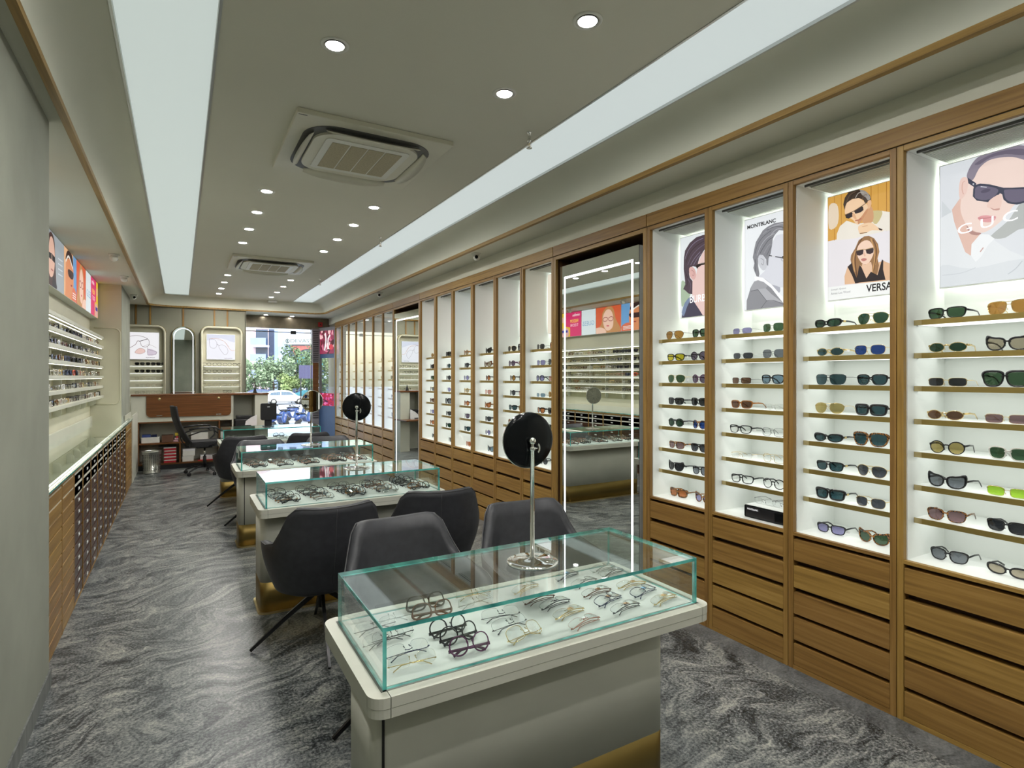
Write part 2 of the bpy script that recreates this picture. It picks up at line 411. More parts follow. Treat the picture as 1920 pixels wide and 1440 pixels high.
# soffits
struct(MB().box(TR + .01, 3.3, YN, 13.1, ZS, ZS + .08).build('ceiling', 'soffit_paint'))
struct(MB().box(-1.4, TL - .01, YN, 13.1, ZS, ZS + .08).build('ceiling', 'soffit_paint'))
struct(MB().box(TL - .02, TR + .02, YT + .012, 13.1, ZS, ZS + .08).build('ceiling', 'soffit_paint'))
# right wall
struct(MB().box(XF + .425, 3.4, YN, 13.1, 0, ZS).build('wall_right', 'plaster'))
struct(MB().box(XF + .012, XF + .45, YN, 13.1, 2.70, ZS).build('wall_right', 'soffit_paint'))
struct(MB().box(XF, XF + .45, YN, .298, 0, 2.60).build('wall_right', 'soffit_paint'))
# near wall behind the camera
struct(MB().box(-1.4, 3.4, YN - .1, YN, 0, ZC + .1).build('wall_near', 'plaster'))
# left foreground wall, rounded at its inner edge
struct(MB().prism(rrect(-1.4, -.57, YN, 3.66, .012, 3, (1, 0, 0, 0)), 2, 0, ZS, 0).build('wall_left', 'plaster'))
struct(MB().box(-.575, -.562, YN, 3.665, 0, .086).build('baseboard_left', 'stone_base'))
# display niche of the left wall
NX, NY0, NY1 = -1.066, 3.66, 9.65
struct(MB().box(-1.3, NX, NY0, NY1, 0, ZS).build('wall_left', 'cream_panel'))
col = MB(); col.box(-1.4, -.709, NY1, 11.16, 0, ZS)
struct(col.build('wall_left', 'plaster'))
b = MB(); y = NY1 - .007
b.tube([(-1.024, y, 2.229), (-.80, y, 2.229)] + [(-.80 + .075 * sin(radians(a)), y, 2.154 + .075 * cos(radians(a))) for a in range(10, 90, 10)] + [(-.725, y, 2.15), (-.725, y, 1.25)] + [(-.80 + .075 * cos(radians(a)), y, 1.25 - .075 * sin(radians(a))) for a in range(10, 90, 10)] + [(-.80, y, 1.175), (-1.024, y, 1.175)], .009, 8, up=(0, 1, 0))
struct(b.build('trim_2', 'cream_panel'))
struct(MB().box(-1.066, -.711, NY1 - .004, NY1 - .001, 0, ZS).build('wall_left', 'cream_panel'))
# far panelled wall
struct(MB().box(-1.4, 1.09, YB, YB + .1, 0, ZS).build('wall_far', 'panel_wall'))
for i, x in enumerate((-.682, -.466, .047, .555, .775)):
    struct(MB().box(x - .014, x + .014, YB - .012, YB + .01, 0, ZS, b=.002).build('trim_%d' % (3 + i), 'teak_z'))
g = MB()
for x0, x1 in ((-1.1, -.70), (-.664, -.484), (-.448, .02), (.074, .535), (.575, .757), (.793, 1.08)):
    g.box(x0, x1, YB - .004, YB + .01, 0, ZS - .03, b=.002)
struct(g.build('wall_far', 'panel_wall'))
struct(MB().box(1.04, 1.10, YB, YD + .1, 0, ZS).build('wall_far', 'panel_wall'))
# right cornice over the cabinets
for i, (a, b_) in enumerate(((YN, 3.0), (3.0, 4.168), (4.168, 7.412), (7.412, 8.538), (8.538, 12.36))):
    struct(MB().box(XF - .004, XF + .44, a + .003, b_ - .003, 2.612, 2.70, b=.002).build('trim_%d' % (8 + i), 'teak_y'))
struct(MB().box(XF + .004, XF + .4, YN, 12.36, 2.60, 2.70).build('trim_13', 'black_gap'))
# tall grey upright panels between the last bay and the door line
struct(MB().box(2.86, 3.3, 12.36, 13.0, 0, ZS).build('wall_right', 'panel_wall'))

# ------------------------------------------------------------ right hand display bays
BW = .5395
SHELF_Z = [1.8165 - .1508 * k for k in range(7)]
DR_Z = [(.579, .693), (.435, .550), (.295, .410), (.156, .275), (.023, .135)]
def make_bay():
    t = thing('display_cabinet', 'x', 'cabinet', (XF, 0, 0)); o = .2405; w = BW / 2 - .0015
    f = MB()
    for s in (-1, 1):
        y0, y1 = (o, w) if s > 0 else (-w, -o); f.box(0, .026, y0, y1, 0, 2.608, 0, .0015)
    f.box(.001, .026, -o, o, 2.584, 2.608, 1, .0015); f.box(.001, .026, -o, o, .712, .727, 1); f.box(.001, .026, -o, o, 0, .021, 1)
    f.build('frame', ['teak_z', 'teak_y'], t)
    c = MB(); d = .40
    for s in (-1, 1):
        a, b = sorted((s * (o + .002), s * (w - .001))); c.box(.026, d, a, b, 0, 2.606)
    c.box(.03, d, -o, o, 0, .018); c.box(d - .02, d, -o, o, 0, .70); c.box(.05, .056, -o - .002, o + .002, .02, .712, 1)
    c.build('carcass', ['teak_z', 'darkwood_y'], t)
    q = MB(); xb = .371; i = .004
    q.box(.027, xb + .02, -o - .001, -o + i, .727, 2.584); q.box(.027, xb + .02, o - i, o + .001, .727, 2.584)
    q.box(xb, xb + .02, -o, o, .712, 2.60); q.box(.027, xb, -o, o, .715, .7275); q.box(.027, xb + .02, -o, o, 2.585, 2.60)
    q.build('niche_lining', 'niche_white', t)
    for j, (z0, z1) in enumerate(DR_Z):
        MB().box(.002, .05, -o + .0015, o - .0015, z0, z1, 0, .0015).build('drawer', 'teak_y', t)
    for z in SHELF_Z:
        s = MB().box(.086, .365, -o + .005, o - .005, z - .017, z).build('shelf', 'niche_white', t)
        MB().box(.082, .086, -o + .005, o - .005, z - .0225, z + .0015).box(.0815, .0823, o - .036, o - .006, z - .0222, z + .0012, 1).build('brass_edge', ['brass_edge', 'brass_foot'], s)
        MB().box(.094, .30, -o + .012, o - .012, z - .0195, z - .017).build('led_strip', 'led_shelf', s)
        MB().lathe([(.004, 0), (.004, .0085)], (.11, o - .008, z - .0255), 8).build('shelf_pin', 'chrome', s)
        MB().lathe([(.004, 0), (.004, .0065)], (.32, o - .012, z - .0235), 8).build('shelf_pin', 'chrome', s)
    g = MB().box(.085, .345, -.205, .205, 2.578, 2.5849)
    for k in range(17):
        x = .095 + k * .0152; g.box(x, x + .007, -.200, .200, 2.571, 2.579, 1)
    g.box(.06, .068, -.215, .215, 2.574, 2.585, 0); g.box(.07, .082, -.212, .212, 2.578, 2.585, 1)
    g.build('vent_grille', ['grille', 'grille_slat'], t)
    return t
bay0 = make_bay(); kids_index()
BAYS = {}
PANE = MB().box(.010, .014, -.2395, .2395, .7275, 2.583).mesh('glass_pane', ['cab_glass'])
NEAR = 'near mirror'
def bay_at(key, yc, label, group, sy=1.0):
    t = bay0 if not BAYS else copy_tree(bay0)
    t.location = (XF, yc, 0); t.scale = (1, sy, 1); t['label'] = label; t['group'] = group; BAYS[key] = yc
    if key[0] == 'f': put('glass_pane', PANE, t)
for i in range(5):
    bay_at('n%d' % i, 3.0 - BW * (i + .5), 'lit teak display bay with five drawers, %s to the right of the near tall mirror' % ORD[i], 'teak display bays right of the near mirror')
for i in range(6):
    bay_at('m%d' % i, 4.168 + .5405 * (i + .5), 'lit teak display bay, %s one to the left of the near tall mirror' % ORD[i], 'teak display bays between the two mirrors', 1.0)
for i in range(7):
    bay_at('f%d' % i, 8.538 + .546 * (i + .5), 'narrow looking lit teak display bay, %s one beyond the far tall mirror' % ORD[i], 'teak display bays beyond the far mirror', 1.01)

# tall mirrors with a luminous band
def tall_mirror(y0, y1, label, rot=0.0):
    r = wthing('mirror_recess', 'dark timber recess framing the ' + label[0], 'recess', (XF, (y0 + y1) / 2, 0))
    f = MB()
    f.box(XF, XF + .026, y0 + .002, y0 + .04, 0, 2.608, 0, .002); f.box(XF, XF + .026, y1 - .04, y1 - .002, 0, 2.608, 0, .002)
    f.box(XF + .001, XF + .026, y0 + .04, y1 - .04, 2.578, 2.608, 1, .002)
    part('frame', f, ['teak_z', 'teak_y'], r)
    q = MB().box(XF + .026, XF + .32, y0 + .012, y0 + .03, 0, 2.6).box(XF + .026, XF + .32, y1 - .03, y1 - .012, 0, 2.6).box(XF + .30, XF + .32, y0 + .012, y1 - .012, 0, 2.6).box(XF + .026, XF + .3, y0 + .012, y1 - .012, 2.584, 2.6)
    part('lining', q, 'recess_wood', r)
    a, b = y0 + .118, y1 - .056
    t = wthing('tall_mirror', label[1], 'mirror', (XF + .05, (a + b) / 2, .0))
    x = XF + .036; z0, z1 = .03, 2.515
    part('mirror_glass', MB().box(x, x + .004, a, b, z0, z1), 'mirror', t)
    part('housing', MB().box(x + .0045, x + .045, a + .001, b - .001, 0, z1 - .001), 'mirror_side', t)
    e = .062; w = .020; g = MB()
    for (ya, yb, za, zb) in ((a + e, a + e + w, z0 + .06, z1 - .095), (b - e - w, b - e, z0 + .06, z1 - .095), (a + e, b - e, z1 - .095 - w, z1 - .095)):
        g.box(x - .001, x + .002, ya, yb, za, zb)
    part('light_band', g, 'led_white', t)
    t.rotation_euler = (0, 0, rot)
tall_mirror(3.0, 4.168, ('near tall mirror', 'near tall rectangular mirror with a glowing white band, between teak display bays'))
tall_mirror(7.412, 8.538, ('far tall mirror', 'far tall rectangular mirror with a glowing white band, seen narrow'), radians(3.8))

# ------------------------------------------------------------ printed light boxes
def hexc(h): 
    h = h.lstrip('#'); return tuple((int(h[i:i + 2], 16) / 255) ** 2.2 for i in (0, 2, 4))
def pcol(h, es=None):
    nm = 'print_' + h.lstrip('#') + ('' if es is None else '_%d' % int(es * 100))
    if nm not in M: em(nm, hexc(h), POSTER_E if es is None else es)
    return nm
class Print:
    # paints flat layers on a panel: org = lower left corner seen by a viewer
    def __init__(s, org, right, up, w, h, es=None):
        s.o = Vector(org); s.r = Vector(right); s.u = Vector(up); s.n = s.r.cross(s.u); s.w = w; s.h = h; s.mb = MB(); s.mats = []; s.k = 0; s.es = es
    def P(s, a, b, k=None): return s.o + s.r * (a * s.w) + s.u * (b * s.h) + s.n * (.00005 * (s.k if k is None else k) + .0003)
    def poly(s, pts, c, smooth=0, clip=True):
        if smooth: pts = spline(pts, smooth)
        if clip:
            for ax, lim, sg in ((0, 0, 1), (0, 1, -1), (1, 0, 1), (1, 1, -1)):
                out = []
                for i in range(len(pts)):
                    p, q = pts[i - 1], pts[i]; dp = (p[ax] - lim) * sg; dq = (q[ax] - lim) * sg
                    if (dp >= 0) != (dq >= 0):
                        t = dp / (dp - dq); out.append((p[0] + (q[0] - p[0]) * t, p[1] + (q[1] - p[1]) * t))
                    if dq >= 0: out.append(q)
                pts = out
                if len(pts) < 3: return s
        m = pcol(c, s.es)
        if m not in s.mats: s.mats.append(m)
        from mathutils.geometry import tessellate_polygon
        tr = tessellate_polygon([[Vector((a, b, 0)) for a, b in pts]])
        vs = [s.P(a, b) for a, b in pts]
        fs = []
        for t in tr:
            v0, v1, v2 = [Vector(pts[i]) for i in t]
            cr = (v1 - v0).x * (v2 - v0).y - (v1 - v0).y * (v2 - v0).x
            fs.append(t if cr > 0 else t[::-1])
        s.mb.add(vs, fs, s.mats.index(m)); s.k += 1; return s
    def rect(s, a0, a1, b0, b1, c): return s.poly([(a0, b0), (a1, b0), (a1, b1), (a0, b1)], c)
    def ell(s, a, b, ra, rb, c, rot=0, n=20):
        cr, sr = cos(rot), sin(rot)
        return s.poly([(a + ra * cos(t) * cr - rb * sin(t) * sr, b + ra * cos(t) * sr + rb * sin(t) * cr) for t in [2 * pi * i / n for i in range(n)]], c)
    def line(s, pts, w, c, smooth=0, closed=False):
        if smooth: pts = spline(pts, smooth, closed)
        if closed: pts = pts + [pts[0]]
        asp = s.w / s.h
        for i in range(len(pts) - 1):
            (a, b), (p, q) = pts[i], pts[i + 1]; dx = (p - a) * asp; dy = q - b; L = max(1e-6, sqrt(dx * dx + dy * dy)); nx = -dy / L * w / 2 / asp; ny = dx / L * w / 2
            ex = (p - a) / L * w * .3 if False else 0
            s.poly([(a - nx, b - ny), (p - nx, q - ny), (p + nx, q + ny), (a + nx, b + ny)], c); s.k -= 1
        s.k += 1; return s
    def done(s, parent, name='printed_picture'): return part(name, s.mb, s.mats, parent)
def lightbox_right(yc, label, w=.455, x=3.10, z0=1.975, z1=2.552):
    y1 = yc + .2135; y0 = y1 - w
    t = wthing('poster_lightbox', label, 'poster', (x + .05, (y0 + y1) / 2, z0))
    part('housing', MB().box(x, x + .03, y0, y1, z0, z1, 0, .002), 'niche_white', t)
    part('halo_light', MB().box(x + .05, x + .085, y0 + .03, y1 - .03, z0 + .03, z1 - .03), 'led_halo', t)
    return t, Print((x - .0006, y1 - .004, z0 + .004), (0, -1, 0), (0, 0, 1), w - .008, z1 - z0 - .008)
# the pictures were measured on their own flat panels: (column, row) readings turned into panel fractions
def reader(key, ox, oy, sc):
    f = 1072.7; al = math.atan(622 / f); y1 = BAYS[key] + .2135 - .004; X = 3.0994; w = .447; h = .569
    def R(*pts):
        out = []
        for q, r_ in pts:
            u = ox + q / sc; v = oy + r_ / sc; d = X * f / (cos(al) * (u - 338)); Y = (d - X * sin(al)) / cos(al); Z = EYE - (v - 706) * d / f
            out.append(((y1 - Y) / w, (Z - 1.979) / h))
        return out
    return R
def strands(p, R, rows_, w, cols):
    for i, r_ in enumerate(rows_): p.line(R(*r_), w, cols[i % len(cols)], 4)
x = 3.0970
# bay n3: close up of a face in dark sunglasses
t, p = lightbox_right(BAYS['n3'], 'glowing poster of a cropped haired person in black sunglasses and white shirt'); R = reader('n3', 1740, 260, 4.8)
p.rect(0, 1, 0, 1, 'dfe3e8').poly(R((560, 880), (720, 740), (790, 640), (900, 540), (1400, 400), (1400, 900), (900, 800), (700, 890), (600, 900)), 'b6bab8', 3).poly(R((125, 560), (215, 660), (125, 720)), 'd2d8dc')
p.poly(R((100, 725), (150, 695), (215, 660), (260, 800), (330, 1010), (388, 1054), (392, 950), (470, 858), (545, 862), (620, 930), (740, 1010), (870, 1062), (1100, 1150), (1500, 1150), (1500, 1500), (100, 1400)), 'e6eaed')
p.poly(R((470, 858), (545, 862), (600, 900), (540, 960), (480, 1060), (430, 1110), (388, 1054), (392, 950)), 'f1f4f6').poly(R((125, 1140), (400, 1170), (864, 1080), (1100, 1180), (1100, 1360), (125, 1350)), 'dde2e6', 3)
p.poly(R((215, 640), (300, 520), (420, 740), (470, 860), (392, 950), (386, 1054), (335, 1020), (270, 850), (235, 745)), 'e2beb0').poly(R((350, 780), (410, 835), (480, 850), (440, 870), (372, 850)), 'b48c84', 3)
p.poly(R((300, 545), (296, 660), (350, 780), (420, 832), (500, 845), (600, 790), (700, 700), (775, 600), (860, 560), (1000, 440), (1010, 250), (900, 130), (700, 120), (540, 160), (440, 260), (370, 360), (330, 480)), 'f0d8ce', 4)
p.poly(R((350, 352), (310, 350), (284, 400), (280, 500), (296, 548), (345, 490), (362, 400)), 'ecccc2', 3).line(R((335, 380), (312, 400), (308, 460), (320, 500)), .006, 'd8ac9f', 3)
p.poly(R((352, 352), (362, 290), (412, 205), (480, 150), (640, 92), (800, 60), (920, 80), (1040, 190), (1050, 300), (960, 210), (864, 190), (760, 165), (640, 172), (540, 200), (460, 270), (405, 372)), '8b8392', 3).poly(R((420, 230), (520, 165), (660, 112), (840, 90), (940, 130), (860, 150), (700, 140), (560, 172), (470, 230)), '6f6778', 3)
p.poly(R((356, 350), (436, 402), (424, 442), (364, 402)), '3a3e50').poly(R((402, 402), (416, 400), (416, 420), (402, 414)), 'b9bcc4')
p.poly(R((418, 418), (470, 405), (560, 412), (640, 432), (680, 442), (760, 442), (864, 436), (1010, 420), (1010, 520), (960, 590), (864, 578), (800, 594), (720, 582), (680, 548), (668, 500), (648, 492), (610, 540), (545, 572), (440, 558), (404, 520), (408, 455)), '3c4052')
p.poly(R((430, 440), (480, 424), (580, 436), (634, 460), (616, 500), (560, 545), (480, 552), (425, 530), (424, 480)), '6a6478', 2).poly(R((690, 460), (780, 456), (864, 452), (960, 450), (960, 540), (870, 560), (790, 575), (725, 562), (694, 530), (688, 490)), '6a6478', 2)
p.line(R((475, 432), (530, 438)), .006, 'cfd2dc').ell(*R((520, 470))[0], .04, .014, '565064')
p.poly(R((560, 550), (650, 500), (665, 560), (648, 630), (600, 642), (560, 628), (530, 608)), 'ecccc0', 3).poly(R((560, 618), (596, 634), (645, 626), (640, 644), (590, 644)), 'c79a90', 2)
p.poly(R((448, 712), (485, 694), (530, 690), (560, 694), (612, 700), (600, 735), (560, 752), (500, 750), (465, 735)), 'df9fa2', 3).line(R((455, 715), (520, 716), (608, 706)), .005, 'b87478', 3)
p.line(R((470, 1020), (500, 980)), .008, 'c9a29c').line(R((130, 1230), (300, 1210), (430, 1160)), .006, 'cdd2d8', 3).line(R((720, 1220), (790, 1170), (850, 1100)), .007, 'c4cad0', 3)
p.done(t)
for c_, o_, w_ in (('G', 0, .056), ('U', .088, .048), ('C', .168, .052), ('C', .252, .052), ('I', .340, .008)):
    wtext(c_, t, (x, BAYS['n3'] + .2135 - .075 - o_, 2.210 + .1 * o_), (0, -1, .10), (0, .0, 1), w_, .044, pcol('#f4f6f8', .62))
# bay n2: two people in sunglasses, ochre boards behind the upper one
t, p = lightbox_right(BAYS['n2'], 'glowing poster with a man above and a long haired woman below, both in sunglasses'); R = reader('n2', 1500, 270, 4.8)
p.rect(0, 1, 0, 1, 'e9e7ea').poly(R((250, 440), (1000, 150), (1000, 700), (250, 878)), 'd8a450')
for k_, (q, c_) in enumerate(((310, 'b98238'), (372, 'b98238'), (640, 'a8722c'), (704, 'c08a3c'), (780, 'a8722c'), (815, 'b98238'))): p.line(R((q, 330), (q, 870)), .006, c_)
p.poly(R((262, 560), (330, 540), (350, 640), (330, 740), (262, 760)), 'e6d4bc', 3)
p.poly(R((330, 868), (332, 810), (360, 740), (420, 690), (500, 716), (560, 712), (650, 690), (668, 600), (740, 602), (830, 616), (1000, 640), (1000, 800), (760, 780), (640, 860), (500, 880)), 'ece6da', 0)
p.poly(R((655, 610), (668, 600), (740, 604), (730, 660), (690, 720), (655, 700)), 'c9bb88', 2).poly(R((590, 600), (640, 560), (662, 620), (655, 700), (600, 716), (560, 700)), 'cf9c74', 2)
p.poly(R((404, 588), (420, 530), (470, 498), (530, 486), (580, 520), (612, 560), (604, 620), (572, 668), (530, 724), (502, 716), (480, 686), (446, 664), (410, 640)), 'efcba6', 2).poly(R((530, 724), (572, 668), (604, 620), (612, 580), (590, 600), (556, 650), (520, 690)), 'c8906a', 2)
p.poly(R((608, 512), (636, 500), (644, 540), (630, 575), (612, 580)), 'e4b68e', 2)
p.poly(R((404, 596), (390, 545), (404, 484), (440, 432), (520, 408), (585, 420), (630, 460), (640, 500), (612, 512), (606, 530), (584, 530), (574, 506), (530, 486), (470, 496), (424, 528), (410, 560)), '453930', 0).poly(R((540, 414), (590, 424), (626, 462), (634, 496), (610, 506), (592, 480), (560, 460)), '9b9690', 2)
strands(p, R, [[(420, 520), (450, 460), (500, 430)], [(450, 500), (480, 450), (540, 425)], [(500, 486), (530, 440), (575, 440)], [(560, 500), (580, 460), (606, 460)]], .006, ('6d5a4a', '2c231e', 'b5b0a8'))
p.poly(R((408, 640), (462, 614), (475, 622), (478, 650), (440, 672), (416, 668)), '2f282c').poly(R((488, 606), (556, 560), (568, 566), (574, 594), (546, 616), (500, 628)), '2f282c').line(R((404, 640), (470, 612), (490, 602), (560, 558), (600, 528)), .007, '6a5236')
p.poly(R((470, 640), (486, 620), (505, 655), (510, 676), (494, 676)), 'deae86', 2).line(R((498, 690), (530, 684), (554, 670)), .011, 'b06a58', 2)
p.poly(R((525, 744), (560, 722), (620, 708), (660, 716), (704, 752), (744, 770), (742, 780), (650, 776), (600, 800), (545, 812), (530, 790)), 'f0cda8', 2).line(R((560, 745), (610, 735)), .005, 'cf9c76').line(R((540, 806), (606, 796)), .007, '7c5c40').poly(R((704, 752), (744, 768), (738, 780), (716, 774)), '3a2c24')
p.poly(R((255, 876), (330, 866), (500, 850), (560, 830), (700, 800), (1000, 740), (1000, 1220), (255, 1290)), 'e8e4e8')
p.poly(R((404, 1265), (402, 1190), (430, 1104), (480, 1060), (560, 1090), (640, 1090), (750, 1050), (820, 1080), (1000, 1120), (1000, 1215)), 'e2b894', 0)
p.poly(R((470, 1110), (456, 1040), (462, 1000), (500, 936), (530, 866), (580, 832), (620, 826), (668, 848), (704, 900), (716, 970), (700, 1030), (712, 1090), (700, 1160), (672, 1210), (640, 1190), (600, 1120), (540, 1090), (530, 1180), (540, 1240), (512, 1240), (486, 1180)), '96704c', 0)
strands(p, R, [[(500, 960), (480, 1050), (495, 1150)], [(520, 920), (498, 1040), (515, 1200)], [(690, 900), (704, 980), (680, 1090)], [(660, 860), (690, 960), (664, 1140)], [(640, 850), (676, 1000), (650, 1170)], [(560, 850), (520, 920), (505, 980)]], .009, ('c99b66', '5f4028', 'b38656', '6d4a30'))
p.poly(R((512, 970), (524, 920), (560, 880), (606, 866), (644, 890), (668, 950), (656, 1010), (625, 1065), (590, 1086), (556, 1070), (524, 1020)), 'f3d2bc', 2)
p.poly(R((560, 1080), (590, 1090), (640, 1060), (650, 1150), (600, 1210), (570, 1160)), 'e9c2a4', 2)
p.poly(R((430, 1106), (470, 1068), (480, 1130), (530, 1250), (500, 1256), (470, 1180)), '2c2224').poly(R((540, 1090), (556, 1110), (600, 1210), (640, 1150), (700, 1180), (740, 1040), (752, 1046), (750, 1130), (772, 1222), (495, 1252), (520, 1180), (530, 1120)), '2c2224')
p.poly(R((508, 962), (566, 946), (574, 958), (570, 990), (540, 1006), (514, 1000)), '3a2c30', 0).poly(R((592, 950), (652, 932), (666, 942), (662, 976), (634, 992), (602, 986)), '3a2c30', 0).line(R((504, 962), (574, 948), (590, 950), (672, 930)), .006, 'a68a5c')
p.poly(R((572, 990), (584, 970), (594, 1008), (582, 1014)), 'e8b9a0').poly(R((552, 1038), (572, 1028), (602, 1032), (598, 1046), (576, 1056), (558, 1050)), 'c07c74', 2)
p.poly(R((255, 1290), (1000, 1205), (1000, 1340), (255, 1430)), 'f3f5f3').done(t)
y1 = BAYS['n2'] + .2135 - .004
wtext('VERSACE', t, (x, y1 - .205, 1.975 + .024), (0, -1, 0), (0, 0, 1), .178, .040, pcol('#101012', .3), bold=.02)
wtext('Joseph Quinn', t, (x, y1 - .018, 1.975 + .054), (0, -1, 0), (0, 0, 1), .082, .012, pcol('#85888c', .4))
wtext('Aimee Lou Wood', t, (x, y1 - .018, 1.975 + .034), (0, -1, 0), (0, 0, 1), .105, .012, pcol('#85888c', .4))
# bay n1: grey profile of a man with wavy hair
t, p = lightbox_right(BAYS['n1'], 'glowing grey toned poster of a wavy haired man in profile wearing eyeglasses'); R = reader('n1', 1230, 360, 5.54)
p.rect(0, 1, 0, 1, 'eff3f6')
p.poly(R((1060, 885), (1130, 820), (1165, 700), (1200, 540), (1250, 450), (1300, 436), (1420, 440), (1440, 600), (1470, 700), (1440, 760), (1430, 900), (1350, 990), (1290, 992), (1270, 1060), (1180, 1000), (1110, 920)), 'dcdee6', 0)
p.poly(R((1130, 900), (1200, 960), (1290, 990), (1270, 1060), (1180, 1010)), 'aeb0ba', 2)
p.poly(R((1020, 880), (1040, 880), (1110, 890), (1200, 960), (1290, 1062), (1345, 1110), (1345, 1180), (1230, 1060), (1120, 930), (1030, 918)), 'fbfcfe')
p.poly(R((940, 1260), (942, 1130), (958, 1080), (985, 990), (1020, 930), (1060, 916), (1120, 936), (1200, 1000), (1270, 1090), (1345, 1180), (1480, 1260), (1480, 1290), (940, 1290)), '8e8f94')
p.poly(R((1020, 930), (1060, 916), (1120, 936), (1160, 975), (1140, 1000), (1060, 1010), (990, 1025), (985, 990)), 'a3a4a9', 0).poly(R((1060, 1010), (1140, 1000), (1200, 1060), (1320, 1150), (1220, 1130), (1150, 1130), (1110, 1080)), 'b4b5ba', 0).line(R((985, 1030), (1060, 1015), (1110, 1080), (1150, 1130), (1090, 1210)), .005, '56575d').line(R((1150, 1130), (1220, 1125), (1330, 1170)), .005, '606168', 3)
p.poly(R((1046, 878), (1030, 840), (1012, 790), (1022, 740), (1006, 680), (1020, 600), (1038, 520), (1080, 450), (1110, 400), (1160, 360), (1230, 324), (1340, 306), (1450, 360), (1450, 470), (1400, 440), (1320, 400), (1280, 396), (1240, 440), (1215, 480), (1205, 560), (1192, 640), (1170, 690), (1166, 765), (1150, 760), (1145, 700), (1110, 655), (1075, 655), (1060, 690), (1062, 770), (1075, 850), (1070, 880)), '86878d')
strands(p, R, [[(1030, 640), (1060, 540), (1120, 460), (1200, 400)], [(1050, 660), (1090, 560), (1150, 480), (1230, 430)], [(1080, 640), (1120, 570), (1170, 500), (1220, 470)], [(1110, 440), (1170, 390), (1250, 350), (1340, 340)], [(1150, 400), (1220, 365), (1300, 360), (1360, 400)], [(1170, 380), (1240, 345), (1330, 330), (1400, 370)], [(1030, 700), (1040, 760), (1030, 830)], [(1120, 640), (1160, 570), (1190, 540)], [(1150, 660), (1180, 600), (1200, 560)], [(1200, 440), (1250, 390), (1310, 380)]], .006, ('5a5b61', 'b9bac0', '4a4b50', 'a0a1a6'))
p.poly(R((1066, 672), (1085, 652), (1112, 662), (1142, 710), (1152, 778), (1122, 816), (1088, 792), (1064, 740)), 'cdcfd6', 3).line(R((1088, 690), (1120, 710), (1112, 760), (1096, 740)), .005, '85868c', 3)
p.line(R((1176, 660), (1290, 680), (1345, 690)), .010, '3c3d42').line(R((1205, 664), (1240, 671)), .010, 'd8dade').poly(R((1310, 668), (1340, 660), (1345, 690), (1318, 694)), '46474c').line(R((1300, 692), (1310, 715), (1345, 722)), .005, '9a9ca4')
p.done(t)
wtext('MONTBLANC', t, (x, BAYS['n1'] + .2135 - .025, 2.488), (0, -1, 0), (0, 0, 1), .20, .024, pcol('#101012', .3), bold=.03)
# bay n0: profile with swept brown hair
t, p = lightbox_right(BAYS['n0'], 'glowing poster of a brown haired young man in profile, nearest poster to the tall mirror'); R = reader('n0', 1230, 360, 5.54)
p.rect(0, 1, 0, 1, 'e8eef0').poly(R((265, 930), (320, 960), (360, 1060), (300, 1160), (265, 1180)), 'a9bca2', 3)
p.poly(R((376, 1060), (380, 920), (420, 850), (436, 740), (480, 640), (540, 560), (600, 560), (640, 700), (660, 850), (620, 960), (560, 1000), (520, 1080), (520, 1290), (490, 1290), (440, 1210), (400, 1150)), 'eacac4', 0)
p.poly(R((265, 1330), (276, 1220), (330, 1110), (370, 1078), (402, 1150), (450, 1222), (498, 1300), (498, 1330)), '4b4757').poly(R((268, 1250), (300, 1150), (345, 1100), (360, 1110), (320, 1200), (290, 1290)), '7a8aa6', 2)
p.poly(R((296, 1015), (282, 1010), (305, 960), (300, 900), (288, 800), (290, 690), (302, 610), (350, 530), (420, 470), (490, 446), (560, 440), (640, 520), (600, 580), (530, 560), (490, 620), (450, 690), (436, 740), (436, 800), (420, 780), (385, 770), (350, 790), (344, 850), (352, 890), (380, 925), (378, 1060), (340, 1056)), '53454e')
strands(p, R, [[(300, 700), (340, 600), (410, 520), (490, 480)], [(310, 740), (350, 640), (420, 560), (500, 510)], [(330, 760), (370, 670), (440, 590), (510, 540)], [(360, 760), (400, 690), (460, 620)], [(300, 820), (330, 900), (320, 980)], [(330, 900), (360, 960), (350, 1040)], [(390, 760), (430, 690), (470, 640)]], .007, ('8a8298', '33282e', '746a7c'))
p.poly(R((346, 792), (385, 780), (414, 826), (414, 884), (386, 914), (352, 872)), 'dfb2ac', 3).line(R((366, 810), (396, 830), (392, 870), (376, 860)), .006, 'a87a76', 3)
p.poly(R((414, 768), (440, 748), (470, 738), (520, 730), (620, 740), (620, 765), (515, 752), (470, 762), (424, 794)), '2b211f').line(R((450, 745), (500, 738)), .004, 'b9aca4').done(t)
wtext('BURBERRY', t, (x, BAYS['n0'] + .2135 - .095, 2.075), (0, -1, 0), (0, 0, 1), .27, .050, pcol('#ffffff', .62))
# bay m0: only a warm coloured sliver shows beside the mirror
t, p = lightbox_right(BAYS['m0'], 'glowing warm toned poster mostly hidden behind the mirror frame')
p.rect(0, 1, 0, 1, 'ece2d0').rect(.70, 1, .22, .93, 'd8a23c').ell(.82, .58, .10, .16, '9a5a3c').done(t)

for i, k_ in enumerate(['m%d' % q for q in range(1, 6)] + ['f%d' % q for q in range(7)]):  # boxes added for their halo glow, to brighten the upper niches
    wh = '%s bay left of the near mirror' % ORD[i + 1] if k_[0] == 'm' else '%s bay beyond the far mirror' % ORD[i - 5]
    t, p = lightbox_right(BAYS[k_], 'added poster box brightening the upper niche of the ' + wh)
    p.rect(0, 1, 0, 1, ('e9e6e2', 'e6dcd6', 'e2e6ea')[i % 3]).poly([(.55, .2), (.5, .6), (.65, .85), (.9, .8), (.95, .4), (.85, .15)], ('c9a48c', '9a7a6c', 'b0a8a8')[i % 3], 4).done(t)
